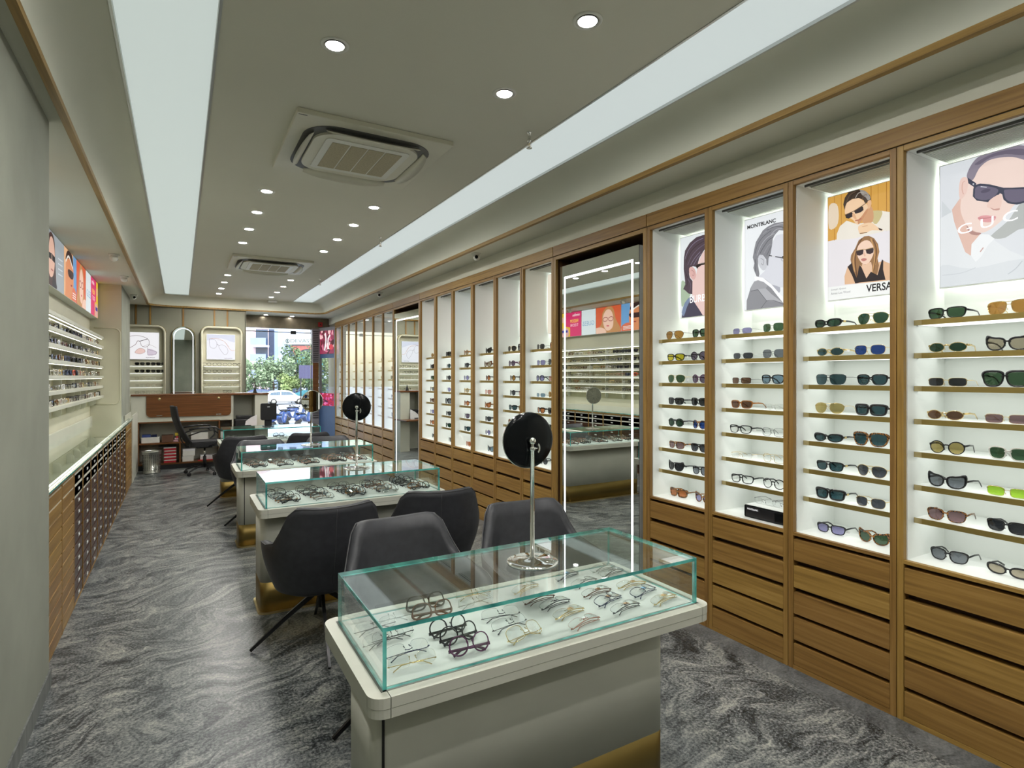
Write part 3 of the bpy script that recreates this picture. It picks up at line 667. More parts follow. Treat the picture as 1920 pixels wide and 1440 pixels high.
# ------------------------------------------------------------ eyewear
FR = {'black': ('black_gloss_frame', (.008, .008, .010), .18, 0), 'brown': ('f_brown', (.10, .035, .015), .25, 0), 'amber': ('f_amber', (.32, .12, .02), .2, 0),
      'gold': ('f_gold', (.80, .60, .28), .2, 1), 'silver': ('f_silver', (.62, .62, .60), .2, 1), 'gunmetal': ('f_gun', (.10, .10, .11), .25, .9), 'blue': ('f_blue', (.008, .015, .055), .25, 0),
      'red': ('f_red', (.60, .07, .02), .25, 0), 'white': ('f_white', (.75, .75, .78), .25, 0), 'clear': ('f_clear', (.62, .60, .56), .15, 0), 'purple': ('f_purple', (.09, .02, .07), .25, 0), 'rose': ('f_rose', (.42, .20, .15), .25, 0), 'teal': ('f_teal', (.05, .30, .45), .3, 0), 'lime': ('f_lime', (.5, .6, .05), .3, 0)}
for k_, (nm, c_, r_, mt_) in FR.items(): pm('F_' + k_, c_, r_, metal=mt_, var=.05)
pm('F_tortoise', (.10, .04, .012), .2, var=.98, scale=150)
e_ = M['F_tortoise'].node_tree.nodes['Color Ramp'].color_ramp.elements; e_[0].color = (.012, .006, .004, 1); e_[1].color = (.36, .15, .03, 1); e_[0].position = .44; e_[1].position = .56
LT = {'green': (.16, .26, .17), 'dark green': (.10, .19, .14), 'brown': (.34, .22, .16), 'amber': (.62, .40, .16), 'grey': (.20, .21, .24), 'dark grey': (.12, .125, .14), 'teal': (.14, .24, .27), 'blue': (.10, .20, .50),
      'yellow': (.80, .72, .10), 'gold': (.72, .62, .34), 'lime': (.62, .86, .18), 'mauve': (.46, .34, .36), 'purple': (.34, .29, .38), 'lilac': (.50, .48, .72), 'orange': (.75, .38, .20), 'beige': (.66, .60, .50), 'pink': (.80, .52, .48), 'light blue': (.42, .54, .64), 'black': (.05, .05, .055), 'smoke': (.40, .42, .46)}
for k_, c_ in LT.items(): glass('L_' + k_, tuple(min(1, .92 * q ** .78) for q in c_), .05, gain=.6)
M['L_clear'] = M['clear_lens']
#        half width, half height, exponent, taper, lift, rim, rim depth
STY = {'square': (.0265, .0205, 2.9, .13, .0, .0030, .0040), 'rectangular': (.0270, .0182, 3.2, .11, .0, .0030, .0040), 'oversized square': (.0300, .0250, 3.1, .17, .0, .0048, .0050), 'thick square': (.0270, .0185, 3.6, .08, .0, .0055, .0060),
       'round': (.0235, .0225, 2.0, .0, .0, .0026, .0035), 'oval': (.0265, .0175, 2.0, .0, .0, .0018, .0025), 'cat eye': (.0270, .0195, 2.5, .12, .011, .0042, .0050), 'aviator': (.0285, .0245, 2.5, .20, -.003, .0012, .0018),
       'rimless': (.0270, .0165, 3.2, .05, .0, .0003, .0010), 'thin rectangular': (.0280, .0160, 4.0, .04, .0, .0010, .0016), 'thin square': (.0265, .0210, 3.0, .06, .0, .0012, .0018), 'shield': (.0335, .0240, 3.2, .14, .0, .0014, .0020), 'half rim': (.0270, .0160, 3.2, .05, .0, .0003, .0010), 'narrow oval': (.0275, .0145, 2.2, .05, .003, .0040, .0060)}
def outl(st, n, grow=0.0):
    a, b_, p, tp, lf, rim, dp = STY[st]; out = []
    for i in range(n):
        t = 2 * pi * i / n; c, s = cos(t), sin(t)
        x = (a + grow) * math.copysign(abs(c) ** (2 / p), c); z = (b_ + grow) * math.copysign(abs(s) ** (2 / p), s)
        x *= 1 + tp * (z / b_); z += lf * max(0, x / a) ** 2 * max(0, .3 + z / b_)
        if grow > .003 and z > 0: z += grow * .30 * (z / b_); x += grow * .35 * max(0, x / a)
        out.append((x, z))
    return out
def yc(x): return 3.0 * x * x
EW = {}; ES = 1.10
def eyewear_meshes(st, fc, lc, pose, det):
    key = (st, fc, lc, pose, det)
    if key in EW: return EW[key]
    a, b_, p, tp, lf, rim, dp = STY[st]; rim *= 1.2; n = 24 if det == 2 else (16 if det == 1 else 10)
    metal = rim < .002; gap = .009; cx = a + gap; fm = MB(); lens = []
    inner = outl(st, n); outer = outl(st, n, rim); full = FR
    for s in (-1, 1):
        vs = []
        for (x, z) in inner: X = s * (cx + x); vs.append((X, yc(X) - dp / 2, z))
        for (x, z) in inner: X = s * (cx + x); vs.append((X, yc(X) + dp / 2, z))
        for (x, z) in outer: X = s * (cx + x); vs.append((X, yc(X) - dp / 2 + .0004, z))
        for (x, z) in outer: X = s * (cx + x); vs.append((X, yc(X) + dp / 2 - .0004, z))
        fs = []
        for i in range(n):
            j = (i + 1) % n
            q = [(i, j, 2 * n + j, 2 * n + i), (2 * n + i, 2 * n + j, 3 * n + j, 3 * n + i), (n + j, n + i, 3 * n + i, 3 * n + j), (j, i, n + i, n + j)]
            fs += q if s < 0 else [f[::-1] for f in q]
        fm.add(vs, fs, 0, True)
        lm = MB(); lv = []; cc = s * cx
        for (x, z) in inner: X = s * (cx + x * .99); lv.append((X, yc(X), z * .99))
        lv.append((cc, yc(cc) - .0006, 0)); m2 = len(lv)
        lv += [(q[0], q[1] + .0014, q[2]) for q in lv]
        f1 = [(i, (i + 1) % n, n) for i in range(n)]; f2 = [(m2 + (i + 1) % n, m2 + i, m2 + n) for i in range(n)]
        f3 = [((i + 1) % n, i, m2 + i, m2 + (i + 1) % n) for i in range(n)]
        lm.add(lv, [f[::-1] for f in f1 + f2 + f3] if s > 0 else f1 + f2 + f3, 0, False)
        if lc == 'clear' and det < 2: pass
        lens.append(lm)
    # bridge and nose pads
    zb = b_ * (.35 if not metal else .30); r = .0011 if metal else .0024
    fm.tube([(-gap - .002, yc(gap), zb), (-gap * .4, -.001, zb + .003), (gap * .4, -.001, zb + .003), (gap + .002, yc(gap), zb)], (r, r * (1 if metal else 1.3)), 6)
    if st in ('aviator', 'shield'): fm.tube([(-cx, yc(cx), b_ + .0006), (-gap, 0, b_ * .86), (gap, 0, b_ * .86), (cx, yc(cx), b_ + .0006)], .0011, 6)
    if st == 'half rim': fm.tube([(x_, yc(x_), b_ * .8) for x_ in [(-1 + q / 7) * (cx + a) for q in range(15)]], (.0012, .0016), 6)
    if det == 2:
        for s in (-1, 1): fm.tube([(s * gap, .001, -.001), (s * (gap - .001), .007, -.004), (s * (gap - .001), .008, -.009)], [(.0009, .0009), (.0008, .0008), (.0022, .0012)], 6)
    Wd = cx + a + rim; zt = b_ * .45; yh = yc(Wd); temples = []
    tm = .0011 if metal else .0017; tz = .0013 if metal else .0042
    for s in (-1, 1):
        fm.box(s * (Wd - .003), s * (Wd + .002), yh - .001, yh + .004, zt - tz, zt + tz)
        T = MB()
        if pose == 'open':
            zl = -b_ - rim
            T.tube([(s * (Wd + .001), yh + .003, zt), (s * (Wd + .001), yh + .05, zt), (s * (Wd - .001), yh + .092, zt - .004), (s * (Wd - .005), yh + .112, zt - .014), (s * (Wd - .008), yh + .132, max(zl + .002, zt - .034))],
                   [(tm, tz), (tm, tz * .9), (tm, tz * .8), (tm, tz * .8 + .0004), (tm, tz * .7 + .0006)], 6)
        else:
            o_ = .006 if s > 0 else .011
            T.tube([(s * (Wd + .0005), yh + .003, zt), (s * (Wd - .004), o_ + yh * .8, zt), (s * (Wd - .06), o_ + .006, zt), (-s * (Wd - .035), o_ + .006, zt + .002), (-s * (Wd - .012), o_ + .006, zt + .014)],
                   [(tm, tz), (tm, tz * .9), (tm, tz * .8), (tm, tz * .8 + .0004), (tm, tz * .7 + .0006)], 6)
        temples.append(T)
    allp = [fm] + lens + temples
    if pose == 'open': A = Matrix.Rotation(radians(0), 4, 'X')
    elif pose == 'stand': A = Matrix.Rotation(radians(-24), 4, 'X') @ Matrix.Rotation(pi, 4, 'Y')
    elif pose == 'lean': A = Matrix.Rotation(radians(-50), 4, 'X') @ Matrix.Rotation(pi, 4, 'Y')
    else: A = Matrix.Rotation(radians(-84), 4, 'X') @ Matrix.Rotation(pi, 4, 'Y')
    for q in allp: q.v = [tuple(A @ Vector(v)) for v in q.v]
    zmin = min(v[2] for q in allp for v in q.v)
    for q in allp: q.v = [(v[0] * ES, v[1] * ES, (v[2] - zmin) * ES) for v in q.v]
    fmn = 'F_' + fc; lmn = 'L_' + lc
    if det == 2:
        res = [('frame', fm.mesh('frame', [fmn]))] + [('lens', q.mesh('lens', [lmn])) for q in lens] + [('temple', q.mesh('temple', [fmn])) for q in temples]
    else:
        for q in temples: fm.add(q.v, q.f, 0, True)
        for q in lens: fm.add(q.v, q.f, 1)
        res = [('eyewear', fm.mesh('eyewear', [fmn, lmn]))]
    EW[key] = res; return res
def eyewear(st, fc, lc, pose, det, loc, rz, label, group):
    sun = lc != 'clear'; res = eyewear_meshes(st, fc, lc, pose, det); nm = 'sunglasses' if sun else 'eyeglasses'
    if det == 2:
        t = thing(nm, label, nm, loc, rz, group)
        for pn, me in res: put(pn, me, t)
        return t
    o = put(nm, res[0][1], None, loc, rz); tag(o, label, nm, group); return o
def tag_card(t, loc, sx=.022, sy=.012):
    o = MB().box(loc[0], loc[0] + sx, loc[1], loc[1] + .0008, loc[2], loc[2] + sy).build('price_tag', 'tagcard', t); return o
pm('tagcard', (.85, .86, .86), .6); pm('tagkraft', (.50, .30, .15), .7); pm('tagblue', (.25, .50, .75), .6)
NB = {
 'n3': [('rectangular', 'black', 'green', 'shield', 'gold', 'amber'), ('oval', 'gold', 'dark green', 'cat eye', 'black', 'beige'), ('thin rectangular', 'gold', 'dark grey', 'oversized square', 'black', 'green'), ('oval', 'gold', 'brown', 'thin rectangular', 'gold', 'mauve'),
        ('round', 'black', 'gold', 'square', 'clear', 'green'), ('cat eye', 'black', 'smoke', 'thin rectangular', 'gold', 'lime'), ('square', 'tortoise', 'mauve', 'rectangular', 'black', 'dark grey'), ('square', 'black', 'smoke', 'narrow oval', 'black', 'beige')],
 'n2': [('narrow oval', 'black', 'dark green', 'aviator', 'gold', 'dark green'), ('oval', 'gold', 'teal', 'thin square', 'gold', 'blue'), ('shield', 'gunmetal', 'teal', 'square', 'black', 'teal'), ('aviator', 'gold', 'gold', 'thick square', 'black', 'teal'),
        ('narrow oval', 'black', 'teal', 'oversized square', 'tortoise', 'teal'), ('rectangular', 'black', 'teal', 'aviator', 'gold', 'grey'), ('thick square', 'black', 'teal', 'thin square', 'gold', 'grey'), ('rectangular', 'black', 'lilac', 'cat eye', 'tortoise', 'green')],
 'n1': [('rimless', 'silver', 'lilac', 'thin square', 'silver', 'green'), ('rimless', 'silver', 'grey', 'thin square', 'gunmetal', 'smoke'), ('thin rectangular', 'gunmetal', 'brown', 'square', 'black', 'light blue'), ('rectangular', 'amber', 'brown', 'rimless', 'silver', 'clear'),
        ('rectangular', 'black', 'clear', 'thin square', 'gunmetal', 'clear'), ('rimless', 'gold', 'clear', 'thin square', 'gold', 'clear'), ('rectangular', 'black', 'clear', 'round', 'black', 'clear'), None],
 'n0': [('aviator', 'brown', 'amber', 'square', 'black', 'green'), ('rectangular', 'black', 'yellow', 'round', 'black', 'purple'), ('aviator', 'gold', 'green', 'round', 'purple', 'purple'), ('rectangular', 'black', 'dark grey', 'square', 'black', 'dark grey'),
        ('round', 'gunmetal', 'dark green', 'round', 'tortoise', 'blue'), ('rectangular', 'tortoise', 'mauve', 'square', 'black', 'grey'), ('cat eye', 'black', 'dark grey', 'square', 'black', 'smoke'), ('thick square', 'tortoise', 'orange', 'cat eye', 'tortoise', 'lilac')]}
ROWN = ['top shelf'] + ['%s shelf down' % q for q in ORD[1:7]] + ['bottom board']
BN = {'n0': 'bay right beside the near mirror', 'n1': 'second bay right of near mirror', 'n2': 'third bay right of near mirror', 'n3': 'fourth bay right of near mirror'}
for i in range(6): BN['m%d' % i] = '%s bay left of near mirror' % ORD[i]
for i in range(7): BN['f%d' % i] = '%s bay beyond the far mirror' % ORD[i]
ROWZ = [z + .0016 for z in SHELF_Z] + [.7277]
def lens_word(lc): return 'clear' if lc == 'clear' else lc
rnd = random.Random(3)
for bk, rows_ in NB.items():
    for i, it in enumerate(rows_):
        if it is None: continue
        for j in range(2):
            st, fc, lc = it[3 * j:3 * j + 3]
            h = STY[st][1] + STY[st][5]
            x = XF + .112 + rnd.uniform(-.004, .006) + (.03 if i == 7 else 0)
            y = BAYS[bk] + .2405 - (.118, .335)[j] + rnd.uniform(-.008, .008)
            nm = 'eyeglasses' if lc == 'clear' else 'sunglasses'
            lab = '%s %s %s, %s pair, %s, %s' % (fc, st, nm, ('left', 'right')[j], ROWN[i], BN[bk])
            t = eyewear(st, fc, lc, 'open', 2, (x, y, ROWZ[i]), -pi / 2 + rnd.uniform(-.13, .10), lab, 'eyewear in the bays right of the near mirror')
            if rnd.random() < .3:
                tag_card(t, (STY[st][0] * 2 + .012, .035, .012 + rnd.random() * .01))
            if fc == 'black' and bk == 'n2' and j == 0 and i in (0, 4, 5, 6) or (bk == 'n3' and i == 1 and j == 0):
                wd = (STY[st][0] * 2 + .009 + STY[st][5] * 1.2) * ES
                MB().box(wd + .0005, wd + .0045, .025, .045, h * 1.12 + STY[st][1] * .45 - .004, h * 1.12 + STY[st][1] * .45 + .006, 0, .001).build('gold_ornament', 'F_gold', t)
# black presentation block on the bottom board of the second bay
t = wthing('display_block', 'black display block with white top on bottom board of second bay right of near mirror', 'display block', (XF + .17, BAYS['n1'] - .075, .7277))
yb = BAYS['n1'] - .06
part('block', MB().box(XF + .07, XF + .29, yb - .16, yb + .125, .7277, .80, 0, .008), 'black_gloss', t)
part('white_top', MB().box(XF + .074, XF + .286, yb - .156, yb + .121, .8002, .803, 0, .001), 'felt', t)
part('front_window', MB().box(XF + .068, XF + .0705, yb - .08, yb + .11, .737, .792, 0), 'black_plastic', t)
em('lettering_white', (1, 1, 1), .6)
wtext('MONTBLANC', t, (XF + .0675, yb + .098, .7755), (0, -1, 0), (0, 0, 1), .072, .010, 'lettering_white')
wt = [wthing('eyeglasses', 'rimless eyeglasses with dark temples, %s one on the black display block' % q, 'eyeglasses', (XF + .15, yb + dy, .8032), 'eyewear in the bays right of the near mirror') for q, dy in (('left', .05), ('right', -.07))]
for q in wt:
    q['_w'] = 0; q.rotation_euler = (0, 0, -pi / 2)
    for pn, me in eyewear_meshes('rimless', 'gunmetal', 'clear', 'open', 2): put(pn, me, q)
# bays between the mirrors and beyond
SP = [('square', 'black', 'dark grey'), ('aviator', 'gunmetal', 'dark grey'), ('round', 'gold', 'amber'), ('cat eye', 'black', 'black'), ('square', 'gunmetal', 'green'), ('aviator', 'gold', 'smoke'),
      ('rectangular', 'brown', 'brown'), ('thin square', 'silver', 'lilac'), ('round', 'brown', 'orange'), ('square', 'black', 'teal'), ('thin square', 'rose', 'pink'), ('cat eye', 'tortoise', 'orange'),
      ('thick square', 'black', 'dark grey'), ('thin square', 'gunmetal', 'light blue'), ('round', 'black', 'grey'), ('aviator', 'gold', 'lilac'), ('oversized square', 'black', 'smoke'), ('round', 'purple', 'purple')]
spec = {('m0', 0): ('thin square', 'gunmetal', 'dark grey'), ('m0', 1): ('thin square', 'gunmetal', 'lilac'), ('m0', 2): ('round', 'black', 'lilac'), ('m0', 3): ('rimless', 'silver', 'light blue'), ('m0', 4): ('square', 'black', 'orange'),
        ('m1', 0): ('aviator', 'gold', 'dark grey'), ('m1', 1): ('round', 'purple', 'purple'), ('m1', 2): ('round', 'black', 'amber'), ('m1', 3): ('round', 'gunmetal', 'grey'), ('m1', 4): ('square', 'black', 'teal'),
        ('m2', 0): ('cat eye', 'black', 'black'), ('m2', 1): ('cat eye', 'brown', 'beige'), ('m2', 2): ('round', 'black', 'orange'), ('m2', 3): ('thin square', 'rose', 'pink'), ('m2', 4): ('cat eye', 'tortoise', 'orange'), ('m2', 5): ('square', 'black', 'grey'), ('m2', 6): ('round', 'silver', 'lilac'), ('m2', 7): ('cat eye', 'black', 'light blue'),
        ('m3', 0): ('round', 'amber', 'beige'), ('m3', 1): ('square', 'black', 'grey'), ('m3', 2): ('round', 'silver', 'lilac'), ('m3', 3): ('round', 'gold', 'beige'), ('m3', 5): ('shield', 'black', 'purple'), ('m3', 6): ('square', 'black', 'teal'), ('m3', 7): ('round', 'rose', 'orange'),
        ('m4', 1): ('round', 'gunmetal', 'teal'), ('m4', 3): ('aviator', 'silver', 'lilac'), ('m4', 5): ('square', 'black', 'grey'), ('m4', 6): ('square', 'black', 'dark green')}
ci = 0
for bk in ['m%d' % i for i in range(6)] + ['f%d' % i for i in range(7)]:
    for i in range(8):
        for j in range(2 if bk in ('m0', 'm1') else 1):
            st, fc, lc = spec.get((bk, i), SP[ci % len(SP)]) if j == 0 else SP[(ci * 5 + 3) % len(SP)]; ci += 1
            y = BAYS[bk] + .2405 - (.125, .325)[j] + rnd.uniform(-.012, .012)
            det = 2 if bk in ('m0', 'm1', 'm2') else 1
            side = ('left pair, ' if j == 0 else 'right pair, ') if bk in ('m0', 'm1') else ''
            lab = '%s %s sunglasses, %s%s, %s' % (fc, st, side, ROWN[i], BN[bk])
            eyewear(st, fc, lc, 'open', det, (XF + .112 + (.03 if i == 7 else 0), y, ROWZ[i]), -pi / 2 + rnd.uniform(-.15, .12), lab, 'sunglasses in the bays left of the near mirror' if bk[0] == 'm' else 'sunglasses in the bays beyond the far mirror')

# ------------------------------------------------------------ left wall: light box, canopy, shelves, pigeonholes
LX = -.975; LZ0, LZ1 = 2.352, 2.833
t = wthing('poster_light_box_row', 'long glowing light box of fashion portraits high on the left wall', 'light box', (-1.02, 6.6, LZ0))
part('housing', MB().box(LX - .002, -1.066, NY0 + .02, 9.62, LZ0, LZ1), 'white_lam', t)
def seg(y0, y1): return Print((LX, y0 + .006, LZ0 + .003), (0, 1, 0), (0, 0, 1), y1 - y0 - .012, LZ1 - LZ0 - .006)
p = seg(3.7, 6.14); p.rect(0, 1, 0, 1, 'e4e8ea').ell(.93, .62, .05, .30, '1c1c20').ell(.93, .62, .030, .24, 'e4e8ea').ell(.3, .5, .12, .4, 'caa48e').done(t)
p = seg(6.14, 6.98); p.rect(0, 1, 0, 1, '9da5aa').poly([(.0, 0), (.02, .6), (.12, .92), (.28, .98), (.42, .85), (.46, .5), (.52, .1), (.5, 0)], '4a3432', 4)
p.poly([(.12, .2), (.1, .6), (.16, .85), (.3, .9), (.42, .72), (.42, .4), (.3, .18)], 'dcb09c', 4).poly([(.1, .58), (.26, .6), (.26, .48), (.1, .48)], '1d1d22').poly([(.28, .6), (.44, .58), (.43, .47), (.29, .48)], '1d1d22').line([(.22, .3), (.34, .3)], .03, 'a05c56').poly([(.3, 0), (.34, .2), (.52, .1), (.55, 0)], '26222a', 2)
for i in range(4): p.line([(.62, .62 - .1 * i), (.9, .64 - .1 * i)], .022, 'c9d2da')
p.done(t)
p = seg(6.98, 7.75); p.rect(0, 1, 0, 1, 'e9b58a').rect(.70, 1, 0, 1, '6d9fd0').poly([(.08, .1), (.1, .6), (.2, .9), (.45, 1), (.68, .85), (.74, .4), (.62, 0), (.1, 0)], 'd98a5c', 4)
p.poly([(.1, .75), (.25, .98), (.6, .98), (.7, .75), (.4, .85)], '3a2826', 3).line([(.12, .72), (.35, .88), (.68, .70)], .05, 'efe6da', 5).poly([(.3, .6), (.72, .62), (.66, .46), (.34, .46)], '3c2420', 3).line([(.5, .3), (.62, .31)], .04, '9b3b36').poly([(.62, 0), (.62, .2), (.78, .3), (.98, .2), (.98, 0)], 'd96f52', 4)
for i in range(3): p.line([(.66, .17 - .05 * i), (.94, .17 - .05 * i)], .02, 'f4ece6')
p.done(t)
p = seg(7.75, 8.46); p.rect(0, 1, 0, 1, 'd9603c').poly([(.05, 0), (.2, .5), (.3, .9), (.5, 1), (.72, .8), (.76, .4), (.9, .22), (1, .2), (1, 0)], 'c08a58', 4)
p.poly([(.32, .2), (.3, .6), (.4, .85), (.56, .88), (.70, .66), (.68, .3), (.54, .08)], 'f0c4ae', 4).line([(.3, .55), (.38, .6), (.48, .55), (.46, .46), (.34, .45)], .025, '8a1f38', 4, True).line([(.52, .56), (.62, .6), (.70, .55), (.68, .46), (.56, .46)], .025, '8a1f38', 4, True).line([(.46, .26), (.56, .27)], .045, 'cf5b66').poly([(.58, 0), (.7, .2), (1, .22), (1, 0)], 'f0c4ae', 3).done(t)
p = seg(8.46, 8.90); p.rect(0, 1, 0, 1, 'dde6e8').done(t)
wtext('GUESS', t, (LX + .003, 8.50, 2.53), (0, 1, 0), (0, 0, 1), .36, .085, pcol('#7fa9cc', .42))
p = seg(8.90, 9.615); p.rect(0, 1, 0, 1, 'd8386c').rect(.74, 1, 0, 1, 'e8c43a').poly([(.52, 0), (.52, .38), (.8, .45), (.8, 0)], 'e2b23a').poly([(.62, .02), (.6, .3), (.76, .38), (.95, .3), (.95, .02)], 'd9a6a0', 4).rect(.64, .94, .18, .28, '3b3f9a').ell(.88, .72, .08, .12, 'e9b9a0').done(t)
wtext('miraflex', t, (LX + .004, 8.95, 2.745), (0, 1, 0), (0, 0, 1), .24, .055, pcol('#ffffff', .5))
wtext('FREEDOM', t, (LX + .004, 9.0, 2.625), (0, 1, 0), (0, 0, 1), .26, .06, pcol('#ffe04a', .5))
wtext('TO DISCOVER', t, (LX + .004, 9.0, 2.545), (0, 1, 0), (0, 0, 1), .26, .055, pcol('#ffd9e6', .5))
# shelving
SHX = -.912; LSZ = [1.975, 1.838, 1.702, 1.569, 1.438, 1.302]
t = wthing('eyewear_rack', 'cream wall rack of six lit shelves with pigeonholes behind, full of eyeglasses', 'shelving', (-1.04, 6.6, 1.17))
g = MB().box(-1.066, -1.060, NY0, NY1 - .03, 1.16, 2.11)
part('back_panel', g, 'pigeon_back', t)
for y in [4.0, 4.75, 5.55, 6.0, 6.456, 6.988, 7.747, 8.207, 8.665, 9.385, 9.60]:
    part('partition', MB().prism([(-1.060, 1.17), (-1.02, 1.17), (-.995, 1.20), (-.995, 2.08), (-1.060, 2.08)], 1, y - .009, y + .009), 'cream_lam', t)
for i, z in enumerate([2.105] + LSZ):
    s = part('canopy' if i == 0 else 'shelf', MB().box(-1.06, SHX, NY0 + .01, NY1 - .006, z - .034, z, 0, .002), 'cream_lam', t)
    o = MB().box(SHX - .030, SHX - .018, NY0 + .03, NY1 - .03, z - .0365, z - .034)
    if i == 0: o.box(-1.0, -.99, NY0 + .03, NY1 - .05, z - .0365, z - .034)
    part('led_strip', o, 'led_warm', s)
LG = ['black', 'black', 'gunmetal', 'silver', 'blue', 'tortoise', 'brown', 'gold', 'white', 'black', 'clear', 'rose']
rr = random.Random(11)
cnt = 0
for i, z in enumerate(LSZ):
    y = 5.55; k_ = 0
    pairs = []
    while y < 9.52:
        pairs.append(y); y += rr.choice((.158, .168, .175, .20))
    for k_, y in enumerate(pairs):
        fc = rr.choice(LG); st = rr.choice(('rectangular', 'square', 'round', 'thin square', 'thin rectangular', 'thick square'))
        lc = 'clear'
        if i == 2 and 6.9 < y < 7.2: st, fc, lc = 'thick square', 'blue', 'black'
        if i == 2 and 7.2 < y < 7.9: st, fc, lc = 'thick square', 'black', 'black'
        if i == 3 and 6.95 < y < 7.25: st, fc, lc = 'thick square', 'blue', 'blue'
        if i == 3 and 7.25 < y < 7.5: st, fc, lc = 'thick square', 'red', 'orange'
        if i == 3 and 7.5 < y < 7.75: st, fc, lc = 'thick square', 'blue', 'dark grey'
        if i == 0 and 7.0 < y < 7.9: st, fc, lc = 'thick square', 'black', 'dark grey'
        if i == 1 and 7.1 < y < 7.5: st, fc, lc = 'thick square', 'black', 'purple'
        nm = 'eyeglasses' if lc == 'clear' else 'sunglasses'
        lab = '%s %s %s, %s from the near end of the %s left wall shelf' % (fc, st, nm, ORD[k_] if k_ < 12 else '%dth' % (k_ + 1), ['top', 'second highest', 'third highest', 'fourth highest', 'fifth highest', 'lowest'][i])
        eyewear(st, fc, lc, 'open', 1, (SHX - .032, y, z + .0006), pi / 2 + rr.uniform(-.15, .3), lab, 'eyewear on the left wall shelves'); cnt += 1
print('left wall eyewear', cnt)

# ------------------------------------------------------------ left counter
CX = -.62
t = wthing('glass_topped_counter', 'long glass topped counter along the left wall above the small drawers', 'counter', (-.84, 6.9, .70))
part('glass_top', MB().box(-1.062, -.596, NY0 + .01, 10.02, .938, .948, 0).box(-.5965, -.5955, NY0 + .01, 10.02, .9375, .9485, 1), ['pane_glass', 'glass_edge'], t)
part('base_board', MB().box(-1.062, CX - .004, NY0 + .01, 10.03, .715, .74), 'cream_lam', t)
part('front_rail', MB().box(CX - .02, CX, NY0 + .01, 10.03, .74, .936, 0, .002), 'cream_lam', t)
part('led_strip', MB().box(CX - .040, CX - .022, NY0 + .03, 9.9, .915, .93), 'led_counter', t)
for y in (4.0, 4.5, 5.0, 5.55, 6.1, 6.6, 7.1, 7.6):
    part('divider', MB().prism(rrect(-1.05, -.80, .741, .925, .05, 6, (1, 0, 0, 0)), 1, y - .005, y + .005), 'cream_lam', t)
part('back_rail', MB().box(-1.064, -1.04, NY0 + .01, 10.03, .74, 1.02, 0, .003), 'cream_lam', t)
ex = [3.68, 4.358, 4.808, 5.216, 5.649, 6.075, 6.497, 6.894, 7.341, 7.809, 8.224, 8.626, 9.047, 10.04]
pm('label_metal', (.75, .75, .72), .3, metal=.8)
for i in range(13):
    y0, y1 = ex[i], ex[i + 1]; dark = 2 <= i <= 11
    if dark: lab = 'column of small dark brown labelled drawers, %s dark column along the left counter' % ORD[i - 2]
    else: lab = 'column of plain light teak drawers, %s of the left counter' % ('nearest one' if i == 0 else 'second one' if i == 1 else 'last one, at the far end')
    u = wthing('drawer_cabinet', lab, 'drawers', (-.8, (y0 + y1) / 2, 0), 'drawer columns under the left counter')
    z0, z1 = .012, .935; n = 11; top = .90
    c = MB().box(-1.05 if i < 12 else -.70, CX - .012, y0 + .002, y1 - .002, 0, .71, 1).box(CX - .022, CX + .004, y0 + .001, y0 + .010, 0, .934, 0).box(CX - .022, CX + .004, y1 - .010, y1 - .001, 0, .934, 0).box(CX - .018, CX + .004, y0 + .01, y1 - .01, .905, .934, 0).box(CX - .018, CX + .002, y0 + .01, y1 - .01, 0, .012, 0)
    c.box(CX - .0185, CX - .017, y0 + .01, y1 - .01, .012, .905, 1)
    part('carcass', c, ['teak_y', 'darkwood_y'], u)
    hgt = (top - z0) / n
    for j in range(n):
        a = z0 + j * hgt + .003; b_ = z0 + (j + 1) * hgt - (.012 if dark else .006)
        d = part('drawer', MB().box(CX - .016, CX + (.0 if dark else .003), y0 + .012, y1 - .012, a, b_, 0, .002), 'darkwood_y' if dark else 'teak_y', u)
        if dark:
            m_ = (y0 + y1) / 2; zc = (a + b_) / 2
            MB().box(CX + .0005, CX + .005, m_ - .028, m_ + .028, zc - .010, zc + .010, 0, .001).box(CX + .005, CX + .006, m_ - .022, m_ + .022, zc - .006, zc + .006, 1).build('label_holder', ['label_metal', 'tagcard'], d)
t = wthing('end_cabinet', 'pale grey end cabinet with an open top at the far end of the left counter', 'cabinet', (-.66, 10.6, 0))
part('body', MB().box(-.705, -.602, 10.045, 11.19, 0, .90, 0, .003), 'cream_lam', t)
part('rim', MB().box(-.705, -.695, 10.045, 11.19, .90, .985, 0).box(-.612, -.602, 10.045, 11.19, .90, .985).box(-.695, -.612, 11.18, 11.19, .9, .985), 'cream_lam', t)

